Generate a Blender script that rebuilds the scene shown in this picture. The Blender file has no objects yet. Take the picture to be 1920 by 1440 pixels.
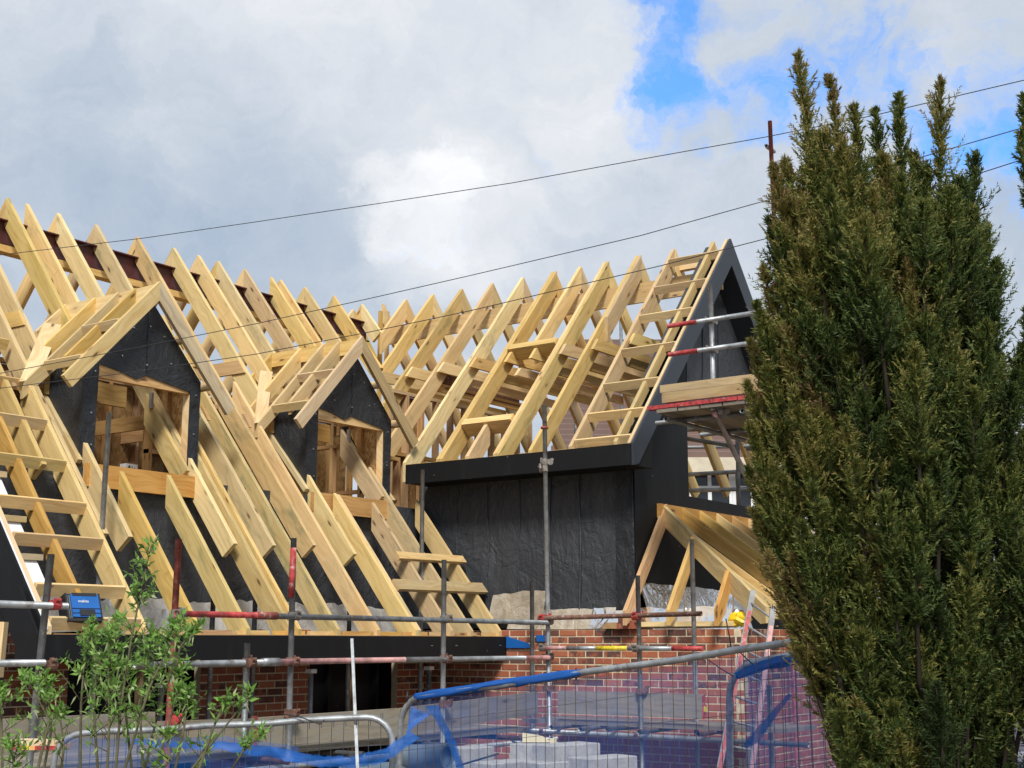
import bpy, math, random
import numpy as np
from mathutils import Vector, noise, Matrix
random.seed(7); rng = np.random.default_rng(11)
S = bpy.context.scene; COL = S.collection
V = Vector
# ------------------------------------------------------------------ camera
PF, HY = 2521.0, 1203.0                       # focal length in photo pixels, horizon row
TILT = math.atan((HY - 720) / PF); PD = math.hypot(PF, HY - 720)
YAW = math.atan(1830 / PD)
FH = V((math.cos(YAW), math.sin(YAW), 0)); RT = V((math.sin(YAW), -math.cos(YAW), 0)); ZU = V((0, 0, 1))
FW = math.cos(TILT) * FH + math.sin(TILT) * ZU; UU = -math.sin(TILT) * FH + math.cos(TILT) * ZU
CAM = V((0, 0, 2.4))
cd = bpy.data.cameras.new('camera'); cam = bpy.data.objects.new('camera', cd); COL.objects.link(cam)
cd.sensor_width = 36; cd.lens = 36 * PF / 1920; cd.clip_end = 3000; cd.clip_start = 0.1
cam.matrix_world = Matrix(((RT.x, UU.x, -FW.x, CAM.x), (RT.y, UU.y, -FW.y, CAM.y), (RT.z, UU.z, -FW.z, CAM.z), (0, 0, 0, 1)))
S.camera = cam

def ray(px, py): return FW + RT * ((px - 960) / PF) - UU * ((py - 720) / PF)
def at(px, py, depth):                        # a point at a given horizontal distance in front of the viewer
    d = ray(px, py); return CAM + d * (depth / d.dot(FH))

# ------------------------------------------------------------------ node helper
class NT:
    def __init__(s, tree): s.t = tree; s.n = tree.nodes; s.l = tree.links
    def new(s, typ, **kw):
        n = s.n.new(typ)
        for k, v in kw.items():
            if k.startswith('i_'):
                k2 = k[2:]; k2 = int(k2) if k2.isdigit() else k2
                s.put(n.inputs[k2], v)
            else: setattr(n, k, v)
        return n
    def put(s, sock, v):
        if isinstance(v, bpy.types.NodeSocket): s.l.new(v, sock)
        elif isinstance(v, bpy.types.Node): s.l.new(v.outputs[0], sock)
        else: sock.default_value = v
    def math(s, op, a, b=0.0, c=0.0, clamp=False):
        n = s.n.new('ShaderNodeMath'); n.operation = op; n.use_clamp = clamp
        s.put(n.inputs[0], a); s.put(n.inputs[1], b); s.put(n.inputs[2], c); return n.outputs[0]
    def vmath(s, op, a, b=(0, 0, 0), out=0):
        n = s.n.new('ShaderNodeVectorMath'); n.operation = op
        s.put(n.inputs[0], a); s.put(n.inputs[1], b); return n.outputs[out]
    def mix(s, fac, a, b, blend='MIX'):
        n = s.n.new('ShaderNodeMix'); n.data_type = 'RGBA'; n.blend_type = blend
        s.put(n.inputs[0], fac); s.put(n.inputs[6], a); s.put(n.inputs[7], b); return n.outputs[2]
    def noise(s, vec, scale, detail=4, rough=.55, dist=0.0):
        n = s.n.new('ShaderNodeTexNoise'); s.put(n.inputs['Vector'], vec)
        n.inputs['Scale'].default_value = scale; n.inputs['Detail'].default_value = detail
        n.inputs['Roughness'].default_value = rough; n.inputs['Distortion'].default_value = dist; return n.outputs[0]
    def ss(s, x, lo, hi):
        n = s.n.new('ShaderNodeMapRange'); n.interpolation_type = 'SMOOTHSTEP'
        s.put(n.inputs[0], x); n.inputs[1].default_value = lo; n.inputs[2].default_value = hi; return n.outputs[0]
    def ramp(s, x, stops):
        n = s.n.new('ShaderNodeValToRGB'); s.put(n.inputs[0], x); e = n.color_ramp.elements
        while len(e) < len(stops): e.new(.5)
        for q, (p, c) in zip(e, stops): q.position = p; q.color = (*c, 1)
        return n.outputs[0]
def rgba(c): return (c[0], c[1], c[2], 1)

# ------------------------------------------------------------------ world
SUN_EL, SUN_AZ = math.radians(46), math.atan2(-0.62, -0.78)     # direction towards the sun
sun_dir = V((math.cos(SUN_EL) * math.cos(SUN_AZ), math.cos(SUN_EL) * math.sin(SUN_AZ), math.sin(SUN_EL)))
world = bpy.data.worlds.new('World'); S.world = world; world.use_nodes = True
t = NT(world.node_tree); t.n.clear()
sky = t.new('ShaderNodeTexSky', sky_type='NISHITA', sun_disc=False)
sky.sun_elevation = SUN_EL; sky.sun_rotation = math.pi / 2 - SUN_AZ; sky.air_density = 1.0; sky.dust_density = .25; sky.ozone_density = 3.5
d = t.new('ShaderNodeTexCoord').outputs['Generated']
dz = t.math('MULTIPLY', t.new('ShaderNodeSeparateXYZ', i_0=d).outputs[2], 1.0)
warp3 = t.new('ShaderNodeTexNoise', i_Vector=d); warp3.inputs['Scale'].default_value = 11; warp3.inputs['Detail'].default_value = 6; warp3.inputs['Roughness'].default_value = .62
wv = t.vmath('MULTIPLY', t.vmath('SUBTRACT', warp3.outputs['Color'], (.5, .5, .5)), (.15, .15, .12))
dw = t.vmath('NORMALIZE', t.vmath('ADD', d, wv))
def blob(px, py, r0, r1, vec):
    c = ray(px, py).normalized()
    dist = t.vmath('LENGTH', t.vmath('SUBTRACT', vec, tuple(c)), out='Value')
    return t.math('SUBTRACT', 1.0, t.ss(dist, math.radians(r0), math.radians(r1)))
def addall(*xs):
    a = xs[0]
    for x in xs[1:]: a = t.math('ADD', a, x)
    return a
def sc_(x, k): return t.math('MULTIPLY', x, k)
n1 = t.noise(t.vmath('MULTIPLY', dw, (1, 1, 2.0)), 3.0, 3, .55)
n2 = t.noise(t.vmath('MULTIPLY', dw, (1, 1, 1.7)), 10.0, 6, .66)
shade = addall(sc_(t.math('SUBTRACT', n1, .5), .55), sc_(t.math('SUBTRACT', n2, .5), .55), .56)
cum = t.math('MAXIMUM', t.math('MAXIMUM', blob(795, 385, 1.7, 3.2, dw), sc_(blob(900, 425, 1.8, 5.5, dw), .8)), sc_(blob(1130, 400, 2, 9, dw), .30))
topw = sc_(t.math('MAXIMUM', blob(650, 120, 4, 14, dw), blob(1090, 140, 2, 6, dw)), .20)
dark = sc_(addall(blob(300, 350, 2, 11, d), blob(560, 480, 2, 8, d)), .17)
shade = t.math('SUBTRACT', addall(shade, sc_(cum, .27), topw), dark)
cloud = t.ramp(shade, [(.28, (.33, .41, .52)), (.46, (.42, .485, .575)), (.64, (.535, .58, .645)), (.82, (.655, .68, .72)), (1.0, (.80, .81, .83))])
holes = addall(blob(1250, 50, .3, 3.9, dw), sc_(blob(1235, 190, .4, 3.2, dw), .58), sc_(blob(1390, 225, .6, 3.4, dw), .60), sc_(blob(1010, 303, .2, 2.2, dw), .52),
               sc_(blob(1650, 150, 1.0, 5.5, dw), .55), sc_(blob(1480, 120, 1, 4, dw), .38), sc_(blob(1900, 300, 2, 7, dw), .28))
n3 = t.noise(dw, 13, 4, .65)
n4 = t.noise(d, 2.4, 1, .5)
blue = t.ss(addall(holes, sc_(t.math('SUBTRACT', n3, .5), 1.8), sc_(t.math('SUBTRACT', n2, .5), 1.7), sc_(t.ss(n4, .58, .8), .5)), .30, 1.20)
veil = t.mix(sc_(blue, .90), cloud, t.mix(1.0, t.mix(1.0, sky.outputs[0], (.13, .13, .13, 1), 'MULTIPLY'), (.55, 1.25, 1.85, 1), 'MULTIPLY'))
world.cycles.sampling_method = 'MANUAL'; world.cycles.sample_map_resolution = 256
bg = t.new('ShaderNodeBackground', i_Color=veil, i_Strength=1.0)
t.l.new(bg.outputs[0], t.new('ShaderNodeOutputWorld').inputs[0])
# ------------------------------------------------------------------ sun, exposure
sl = bpy.data.lights.new('sun', 'SUN'); sl.energy = 3.3; sl.angle = math.radians(14); sl.color = (1, .95, .87)
sun = bpy.data.objects.new('sun', sl); COL.objects.link(sun); sun.rotation_euler = sun_dir.to_track_quat('Z', 'Y').to_euler(); sun.location = (0, 0, 30)
S.view_settings.view_transform = 'Standard'; S.view_settings.look = 'None'; S.view_settings.gamma = 1; S.view_settings.exposure = 0.30
S.cycles.max_bounces = 6; S.cycles.transparent_max_bounces = 10

# ------------------------------------------------------------------ materials
def newmat(name):
    m = bpy.data.materials.new(name); m.use_nodes = True; t = NT(m.node_tree); b = t.n['Principled BSDF']; return m, t, b
def bump(t, b, h, strength, dist):
    n = t.new('ShaderNodeBump', i_Height=h, i_Strength=strength, i_Distance=dist); t.l.new(n.outputs[0], b.inputs['Normal'])
def wood(name, pale, deep, stain=0.0, grey=0.0, rough=.72):
    m, t, b = newmat(name)
    uv = t.new('ShaderNodeTexCoord').outputs['UV']; rnd = t.new('ShaderNodeObjectInfo').outputs['Random']
    off = t.new('ShaderNodeCombineXYZ', i_0=t.math('MULTIPLY', rnd, 37.0), i_1=t.math('MULTIPLY', rnd, 11.0), i_2=t.math('MULTIPLY', rnd, 5.0))
    p = t.vmath('ADD', uv, off)
    bend = t.noise(t.vmath('MULTIPLY', p, (1.6, 3, 1)), 1, 2)
    pg = t.vmath('ADD', t.vmath('MULTIPLY', p, (1.1, 26, 1)), t.new('ShaderNodeCombineXYZ', i_1=t.math('MULTIPLY', bend, 7.0)))
    g1 = t.noise(pg, 1.0, 4, .6); g2 = t.noise(t.vmath('MULTIPLY', p, (2.5, 120, 1)), 1.0, 2)
    big = t.noise(t.vmath('MULTIPLY', p, (.9, 3, 1)), 1.0, 2)
    c = t.mix(t.ss(g1, .38, .68), rgba(pale), rgba(deep))
    c = t.mix(t.math('MULTIPLY', t.ss(g2, .5, .8), .22), c, rgba([x * .55 for x in deep]))
    c = t.mix(t.math('MULTIPLY', t.ss(big, .42, .75), .45), c, rgba((deep[0] * .92, deep[1] * .98, deep[2] * 1.0)))
    if stain:
        sp = t.noise(t.vmath('MULTIPLY', p, (1.3, 5, 1)), 1.4, 4, .65)
        c = t.mix(t.math('MULTIPLY', t.ss(sp, .52, .72), stain), c, (.25, .25, .12, 1))
    if grey:
        sp = t.noise(t.vmath('MULTIPLY', p, (1.3, 7, 1)), 2.4, 4, .65)
        c = t.mix(t.math('MULTIPLY', t.ss(sp, .4, .65), grey), c, (.26, .245, .215, 1))
    mk = t.noise(t.vmath('MULTIPLY', p, (9, 2.2, 1)), 1.0, 5, .7)
    c = t.mix(t.math('MULTIPLY', t.ss(mk, .60, .74), .38), c, rgba((deep[0] * .5, deep[1] * .5, deep[2] * .6)))
    vo = t.new('ShaderNodeTexVoronoi', i_Vector=t.vmath('MULTIPLY', p, (2.6, 8.5, 1)), i_Scale=1.0); vo.inputs['Randomness'].default_value = 1
    knot = t.math('SUBTRACT', 1.0, t.ss(vo.outputs['Distance'], .06, .16))
    halo = t.math('MULTIPLY', t.math('SUBTRACT', 1.0, t.ss(vo.outputs['Distance'], .08, .36)), .33)
    keep = t.math('GREATER_THAN', t.new('ShaderNodeSeparateColor', i_0=vo.outputs['Color']).outputs[0], .42)
    c = t.mix(t.math('MULTIPLY', halo, keep), c, rgba((deep[0] * .75, deep[1] * .6, deep[2] * .45)))
    c = t.mix(t.math('MULTIPLY', t.math('MULTIPLY', knot, keep), .85), c, (.085, .042, .018, 1))
    hs = t.new('ShaderNodeHueSaturation', i_Color=c); t.put(hs.inputs['Hue'], t.math('ADD', .493, t.math('MULTIPLY', rnd, .018)))
    r2 = t.math('FRACT', t.math('MULTIPLY', rnd, 7.31)); r3 = t.math('FRACT', t.math('MULTIPLY', rnd, 13.7))
    t.put(hs.inputs['Value'], t.math('ADD', .76, t.math('MULTIPLY', r2, .36))); t.put(hs.inputs['Saturation'], t.math('ADD', .82, t.math('MULTIPLY', r3, .28)))
    t.l.new(hs.outputs[0], b.inputs['Base Color']); b.inputs['Roughness'].default_value = rough
    bump(t, b, t.math('ADD', g1, t.math('MULTIPLY', knot, -.6)), .18, .004)
    return m
def plain(name, col, rough=.6, metal=0.0, var=.12, scale=6.0, bmp=0.0, bscale=40.0, stretch=(1, 1, 1), spec=.5):
    m, t, b = newmat(name)
    co = t.new('ShaderNodeTexCoord').outputs['Object']; rnd = t.new('ShaderNodeObjectInfo').outputs['Random']
    p = t.vmath('MULTIPLY', t.vmath('ADD', co, t.new('ShaderNodeCombineXYZ', i_0=t.math('MULTIPLY', rnd, 23.0))), stretch)
    n = t.noise(p, scale, 5, .6)
    c = t.mix(t.ss(n, .3, .7), rgba([x * (1 - var) for x in col]), rgba([min(1, x * (1 + var)) for x in col]))
    t.l.new(c, b.inputs['Base Color']); b.inputs['Metallic'].default_value = metal; b.inputs['Specular IOR Level'].default_value = spec
    t.put(b.inputs['Roughness'], t.math('ADD', rough - .06, t.math('MULTIPLY', n, .12)))
    if bmp: bump(t, b, t.noise(p, bscale, 4), bmp, .01)
    return m
M = {}
M['treated'] = wood('treated_pine', (.75, .54, .235), (.61, .405, .145), .75)
M['pine'] = wood('pale_pine', (.75, .525, .225), (.62, .385, .13), .35)
M['fresh'] = wood('fresh_pine', (.76, .58, .32), (.62, .42, .19), 0)
M['orange'] = wood('orange_pine', (.66, .40, .145), (.48, .25, .075), 0)
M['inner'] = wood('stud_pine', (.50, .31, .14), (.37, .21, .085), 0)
M['board'] = wood('scaffold_board', (.30, .25, .185), (.20, .165, .12), 0, .7, .85)
M['batten'] = wood('weathered_batten', (.60, .46, .25), (.46, .32, .15), 0, .25)
M['white'] = plain('white_board', (.78, .79, .8), .5, 0, .05)
def osb(k=1.0):
    m, t, b = newmat('osb' if k == 1 else 'shaded_osb'); co = t.new('ShaderNodeTexCoord').outputs['Object']
    a = t.new('ShaderNodeTexVoronoi', i_Vector=t.vmath('MULTIPLY', t.vmath('ADD', co, t.vmath('MULTIPLY', t.new('ShaderNodeTexNoise', i_Vector=co, i_Scale=9.0).outputs['Color'], (.12, .12, .12))), (22, 22, 9)), i_Scale=1.6)
    r = t.new('ShaderNodeSeparateColor', i_0=a.outputs['Color']).outputs[0]
    t.l.new(t.ramp(r, [(p, tuple(x * k for x in c)) for p, c in ((0, (.34, .17, .05)), (.35, (.50, .28, .09)), (.7, (.62, .38, .15)), (1, (.70, .47, .21)))]), b.inputs['Base Color'])
    b.inputs['Roughness'].default_value = .6; bump(t, b, a.outputs['Distance'], .3, .004); return m
M['osb'] = osb()
M['osbd'] = osb(.42)  # same board darkened: the dimness indoors is put into its colour
def membrane(name, col, rough, crease, seams):
    m, t, b = newmat(name); co = t.new('ShaderNodeTexCoord').outputs['Object']
    rnd = t.new('ShaderNodeObjectInfo').outputs['Random']; p = t.vmath('ADD', co, t.new('ShaderNodeCombineXYZ', i_2=t.math('MULTIPLY', rnd, 9.0), i_0=rnd))
    n = t.noise(p, 2.2, 5, .62, 1.2); f = t.noise(t.vmath('MULTIPLY', p, (1, 1, .45)), 7, 5, .65, 1.6); w = t.noise(p, 260, 2)
    dust = t.math('MULTIPLY', t.ss(t.noise(t.vmath('MULTIPLY', p, (3, 3, .7)), 2, 5, .7), .5, .8), .5)
    c = t.mix(dust, rgba(col), rgba([x * 1.8 + .008 for x in col]))
    spot = t.new('ShaderNodeTexVoronoi', i_Vector=p, i_Scale=5.2); sp = t.math('LESS_THAN', spot.outputs['Distance'], .045)
    c = t.mix(t.math('MULTIPLY', sp, .55), c, (.22, .23, .24, 1))
    t.l.new(c, b.inputs['Base Color']); b.inputs['Roughness'].default_value = rough; b.inputs['Specular IOR Level'].default_value = .40 if seams else .22
    h = t.math('ADD', t.math('ADD', t.math('MULTIPLY', n, .9), t.math('MULTIPLY', f, .5)), t.math('MULTIPLY', w, .03))
    bump(t, b, h, crease, .09); return m
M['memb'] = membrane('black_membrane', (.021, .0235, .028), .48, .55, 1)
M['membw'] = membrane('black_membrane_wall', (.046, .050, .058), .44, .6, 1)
M['black'] = membrane('black_board', (.0085, .0090, .0102), .62, .04, 0)
M['barge'] = plain('slate_grey_board', (.024, .030, .041), .5, 0, .12, 3.0, .05, 8, (1, 1, 1))
M['steel'] = plain('red_oxide_steel', (.085, .022, .022), .55, 0, .25, 5)
M['galv'] = plain('galvanised_tube', (.34, .36, .375), .46, .55, .28, 9.0, .12, 60)
M['galvd'] = plain('dull_galvanised_tube', (.20, .215, .225), .5, .5, .3, 9.0, .12, 60)
M['rust'] = plain('rusty_tube', (.17, .085, .06), .75, .15, .4, 14.0, .2, 60)
M['redrust'] = plain('red_rusty_tube', (.27, .065, .05), .65, .1, .45, 12.0, .2, 60)
M['pinkt'] = plain('faded_red_tube', (.47, .25, .24), .6, .2, .3, 9.0, .1, 60)
M['redp'] = plain('red_paint', (.40, .045, .045), .55, 0, .45, 22.0, .1, 60)
M['yelp'] = plain('yellow_paint', (.70, .55, .03), .55, 0, .3, 30.0, .1, 60)
M['coup'] = plain('coupler_steel', (.24, .215, .19), .6, .5, .4, 20.0, .25, 70)
M['zinc'] = plain('zinc_plate', (.52, .54, .56), .35, .8, .1, 12)
M['ladd'] = plain('worn_aluminium', (.24, .245, .25), .6, .1, .25, 12)
M['wire'] = plain('dull_wire', (.085, .09, .10), .5, .4, .2)
M['cable'] = plain('black_cable', (.025, .025, .027), .6)
M['alu'] = plain('aluminium', (.36, .37, .38), .42, .6, .12, 10)
M['mortar'] = plain('mortar', (.64, .55, .39), .92, 0, .14, 30.0, .2, 120, spec=.2)
M['conc'] = plain('concrete_block', (.42, .41, .385), .92, 0, .14, 18.0, .5, 90, spec=.2)
M['cream'] = plain('cream_foam', (.74, .66, .42), .8, 0, .06)
M['bluep'] = plain('blue_plastic', (.012, .12, .42), .4, 0, .1)
M['pipe'] = plain('grey_blue_pipe', (.10, .14, .19), .4, 0, .2, 4)
M['blackp'] = plain('black_plastic', (.02, .02, .022), .45, 0, .2, 20, .1, 40)
M['yellow'] = plain('yellow_plastic', (.85, .58, .02), .35, 0, .15, 9, .5, 14)
M['dark'] = plain('dark_interior', (.012, .012, .012), .9)
M['render'] = plain('cream_render', (.60, .54, .42), .9, 0, .1, 6, .2, 60, spec=.2)
M['bark'] = plain('dark_bark', (.034, .027, .021), .95, 0, .35, 12, .8, 40, (1, 1, .25), spec=.15)
M['stem'] = plain('green_stem', (.085, .08, .038), .8, 0, .3, 14)
M['soil'] = plain('muddy_ground', (.17, .135, .10), .95, 0, .3, 1.3, .8, 9, spec=.2)
M['pave'] = plain('paving', (.33, .32, .30), .9, 0, .15, 3, .3, 60, spec=.2)
M['glass'] = plain('window_glass', (.02, .024, .03), .08, 0, .1)
def dirty(m, rust, cement):
    t = NT(m.node_tree); b = t.n['Principled BSDF']; src = b.inputs['Base Color'].links[0].from_socket
    co = t.new('ShaderNodeTexCoord').outputs['Object']; rnd = t.new('ShaderNodeObjectInfo').outputs['Random']
    p = t.vmath('ADD', co, t.new('ShaderNodeCombineXYZ', i_1=t.math('MULTIPLY', rnd, 31.0)))
    r = t.math('MULTIPLY', t.ss(t.noise(p, 7, 5, .7), .54, .70), rust); c = t.math('MULTIPLY', t.ss(t.noise(p, 17, 5, .75), .57, .68), cement)
    t.l.new(t.mix(c, t.mix(r, src, (.13, .065, .04, 1)), (.52, .50, .46, 1)), b.inputs['Base Color'])
for k_ in ('galv', 'galvd', 'pinkt', 'redp', 'rust', 'redrust', 'yelp'): dirty(M[k_], .7, .65)
def brickmat():
    m, t, b = newmat('brick'); co = t.new('ShaderNodeTexCoord').outputs['Object']; rnd = t.new('ShaderNodeObjectInfo').outputs['Random']
    p = t.vmath('ADD', co, t.new('ShaderNodeCombineXYZ', i_0=t.math('MULTIPLY', rnd, 91.0), i_2=t.math('MULTIPLY', rnd, 17.0)))
    base = t.ramp(rnd, [(0, (.32, .098, .056)), (.3, (.41, .140, .072)), (.55, (.34, .104, .062)), (.75, (.45, .165, .086)), (1, (.25, .086, .060))])
    n = t.noise(p, 9, 4, .6); r2 = t.math('FRACT', t.math('MULTIPLY', rnd, 9.77))
    burn = t.math('MAXIMUM', t.math('MULTIPLY', t.ss(n, .40, .58), t.ss(r2, .50, .62)), t.math('MULTIPLY', t.ss(r2, .80, .86), .9))
    c = t.mix(t.math('MULTIPLY', burn, .85), base, (.062, .046, .046, 1))
    n2 = t.noise(p, 70, 4, .7)
    c = t.mix(t.math('MULTIPLY', t.ss(n2, .45, .75), .35), c, rgba((.36, .13, .075)))
    c = t.mix(t.math('MULTIPLY', t.ss(t.noise(p, 13, 4), .58, .74), .45), c, rgba((.5, .42, .36)))
    t.l.new(c, b.inputs['Base Color']); b.inputs['Roughness'].default_value = .88; b.inputs['Specular IOR Level'].default_value = .25
    bump(t, b, n2, .35, .004); return m
M['brick'] = brickmat()
def foil():
    m, t, b = newmat('foil_sheet'); co = t.new('ShaderNodeTexCoord').outputs['Object']
    n = t.noise(co, 3.5, 3, .5, 1.2); v = t.new('ShaderNodeTexVoronoi', i_Vector=t.vmath('ADD', co, t.vmath('MULTIPLY', t.new('ShaderNodeTexNoise', i_Vector=co, i_Scale=4.0).outputs['Color'], (.25, .25, .25))), i_Scale=6.0, feature='SMOOTH_F1')
    be = t.math('MULTIPLY', t.ss(t.noise(t.vmath('MULTIPLY', co, (.8, .8, 1.6)), 1.6, 2), .52, .64), .85)
    t.l.new(t.mix(be, (.93, .93, .94, 1), (.58, .50, .40, 1)), b.inputs['Base Color'])
    t.put(b.inputs['Metallic'], t.math('SUBTRACT', 1.0, t.math('MULTIPLY', be, .8))); t.put(b.inputs['Roughness'], t.math('ADD', .16, t.math('MULTIPLY', be, .25)))
    bump(t, b, t.math('ADD', t.math('MULTIPLY', n, .8), t.math('MULTIPLY', v.outputs['Distance'], .4)), .5, .06); return m
M['foil'] = foil()
def sheetp(beige=False):
    m, t, b = newmat('beige_sheet' if beige else 'grey_plastic_sheet'); co = t.new('ShaderNodeTexCoord').outputs['Object']
    n = t.noise(co, 5, 5, .6, 1.5); f = t.noise(co, 16, 4, .6, 2.0)
    t.l.new(t.ramp(n, [(.3, (.34, .33, .32)), (.55, (.50, .49, .47)), (.75, (.42, .36, .30))] if not beige else [(.3, (.38, .32, .25)), (.5, (.54, .47, .37)), (.7, (.62, .58, .52))]), b.inputs['Base Color'])
    b.inputs['Roughness'].default_value = .28; b.inputs['Metallic'].default_value = .25
    bump(t, b, t.math('ADD', n, t.math('MULTIPLY', f, .2)), .5, .05); return m
M['sheet'] = sheetp(); M['sheetb'] = sheetp(True)
def net(name, dens, var, edge=False):
    m, t, b = newmat(name); co = t.new('ShaderNodeTexCoord').outputs['UV']
    n = t.noise(t.vmath('MULTIPLY', co, (5, 1.2, 1)), 1.5, 4, .6, .6)
    b.inputs['Base Color'].default_value = (.010, .14, .56, 1); b.inputs['Roughness'].default_value = .6
    tr = t.new('ShaderNodeBsdfTransparent'); mx = t.new('ShaderNodeMixShader')
    tl = t.new('ShaderNodeBsdfTranslucent'); tl.inputs[0].default_value = (.02, .17, .56, 1)
    m2 = t.new('ShaderNodeMixShader', i_0=.35); t.l.new(b.outputs[0], m2.inputs[1]); t.l.new(tl.outputs[0], m2.inputs[2])
    fac = t.math('ADD', dens - var / 2, t.math('MULTIPLY', n, var), clamp=True)
    if edge:                                       # gathered net: streaks along it, thin frayed edges
        v = t.new('ShaderNodeSeparateXYZ', i_0=co).outputs[1]; st = t.noise(t.vmath('MULTIPLY', co, (2.2, 26, 1)), 1.0, 3, .6, .4)
        vv = t.math('ADD', v, t.math('MULTIPLY', t.math('SUBTRACT', t.noise(t.vmath('MULTIPLY', co, (9, 2, 1)), 1.0, 4, .7), .5), .5))
        fac = t.math('MULTIPLY', t.math('ADD', t.math('MULTIPLY', t.ss(st, .3, .6), .55), .40), t.math('MULTIPLY', t.ss(vv, .0, .2), t.ss(vv, 1.25, 1.0)))
    t.put(mx.inputs[0], fac)
    t.l.new(tr.outputs[0], mx.inputs[1]); t.l.new(m2.outputs[0], mx.inputs[2]); t.l.new(mx.outputs[0], t.n['Material Output'].inputs[0]); return m
M['net'] = net('blue_netting', .29, .36); M['netd'] = net('blue_netting_bunched', .82, .5); M['netb'] = net('blue_netting_double', .48, .4); M['nets'] = net('blue_netting_gathered', .8, .5, True)
def leafmat(name, stops, trans=.25):
    m, t, b = newmat(name); a = t.new('ShaderNodeAttribute', attribute_name='tint').outputs['Fac']
    c = t.ramp(a, stops); t.l.new(c, b.inputs['Base Color']); b.inputs['Roughness'].default_value = .6; b.inputs['Specular IOR Level'].default_value = .3
    tl = t.new('ShaderNodeBsdfTranslucent'); t.l.new(c, tl.inputs[0]); mx = t.new('ShaderNodeMixShader', i_0=trans)
    t.l.new(b.outputs[0], mx.inputs[1]); t.l.new(tl.outputs[0], mx.inputs[2]); t.l.new(mx.outputs[0], t.n['Material Output'].inputs[0]); return m
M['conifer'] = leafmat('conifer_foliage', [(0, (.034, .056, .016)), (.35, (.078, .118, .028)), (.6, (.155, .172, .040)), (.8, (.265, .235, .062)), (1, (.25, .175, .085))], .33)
M['leaf'] = leafmat('shrub_leaf', [(0, (.08, .19, .03)), (.5, (.19, .37, .07)), (.85, (.31, .48, .13)), (1, (.46, .52, .29))], .4)
def tiles():
    m, t, b = newmat('roof_tile'); co = t.new('ShaderNodeTexCoord').outputs['Object']; rnd = t.new('ShaderNodeObjectInfo').outputs['Random']
    n = t.noise(co, 1.2, 5, .7); c = t.mix(n, (.13, .085, .072, 1), (.21, .14, .12, 1)); t.l.new(c, b.inputs['Base Color']); b.inputs['Roughness'].default_value = .9; return m
M['tile'] = tiles()

# ------------------------------------------------------------------ mesh helpers
W = {}
def link(name, me, parent, org, rot=None):
    o = bpy.data.objects.new(name, me); COL.objects.link(o)
    if parent is not None: o.parent = parent; o.location = V(org) - W[parent.name]
    else: o.location = V(org)
    if rot is not None: o.rotation_euler = rot
    W[o.name] = V(org); return o
def tag(o, label, cat=None, group=None, kind=None):
    if label: o['label'] = label
    if cat: o['category'] = cat
    if group: o['group'] = group
    if kind: o['kind'] = kind
    return o
def thing(name, loc, label, cat, group=None):
    return tag(link(name, None, None, loc), label, cat, group)
def mesh(name, verts, faces, mat, parent=None, grain=None, smooth=False, uvs=None, origin=None):
    vs = [V(v) for v in verts]
    org = V(origin) if origin is not None else sum(vs, V()) / len(vs)
    me = bpy.data.meshes.new(name); me.from_pydata([v - org for v in vs], [], faces); me.materials.append(mat)
    ul = me.uv_layers.new(name='UVMap')
    if uvs is not None:
        for lp in me.loops: ul.data[lp.index].uv = uvs[lp.vertex_index]
    else:
        g = (V(grain) if grain is not None else V((1, 0, 0))).normalized()
        for pl in me.polygons:
            n = pl.normal; u = g - n * g.dot(n)
            if u.length < .2:                         # an end face: no long axis
                u = n.orthogonal().normalized(); k = .15
            else: u.normalize(); k = 1
            w = n.cross(u)
            for li in pl.loop_indices:
                c = me.vertices[me.loops[li].vertex_index].co; ul.data[li].uv = (c.dot(u) * k, c.dot(w))
    if smooth: me.shade_smooth()
    return link(name, me, parent, org)
def prism(name, poly, ext, mat, parent=None, grain=None):
    P = [V(p) for p in poly]; e = V(ext); n = len(P)
    nrm = V()
    for i in range(n): nrm += P[i].cross(P[(i + 1) % n])
    base = list(range(n)); top = [i + n for i in range(n)]
    if nrm.dot(e) > 0: fs = [base[::-1], top] + [[i, (i + 1) % n, n + (i + 1) % n, n + i] for i in range(n)]
    else: fs = [base, top[::-1]] + [[(i + 1) % n, i, n + i, n + (i + 1) % n] for i in range(n)]
    return mesh(name, P + [p + e for p in P], fs, mat, parent, grain)
def beam(name, a, b, w, d, mat, parent=None, up=(0, 0, 1), grain=None):
    a, b = V(a), V(b); ax = (b - a); s = ax.cross(V(up)).normalized(); u = s.cross(ax).normalized()
    s *= w / 2; u *= d / 2
    return prism(name, [a - s - u, a + s - u, a + s + u, a - s + u], ax, mat, parent, grain or ax)
def box(name, lo, hi, mat, parent=None, grain=None):
    x0, y0, z0 = lo; x1, y1, z1 = hi
    return prism(name, [(x0, y0, z0), (x1, y0, z0), (x1, y1, z0), (x0, y1, z0)], (0, 0, z1 - z0), mat, parent, grain)
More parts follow.
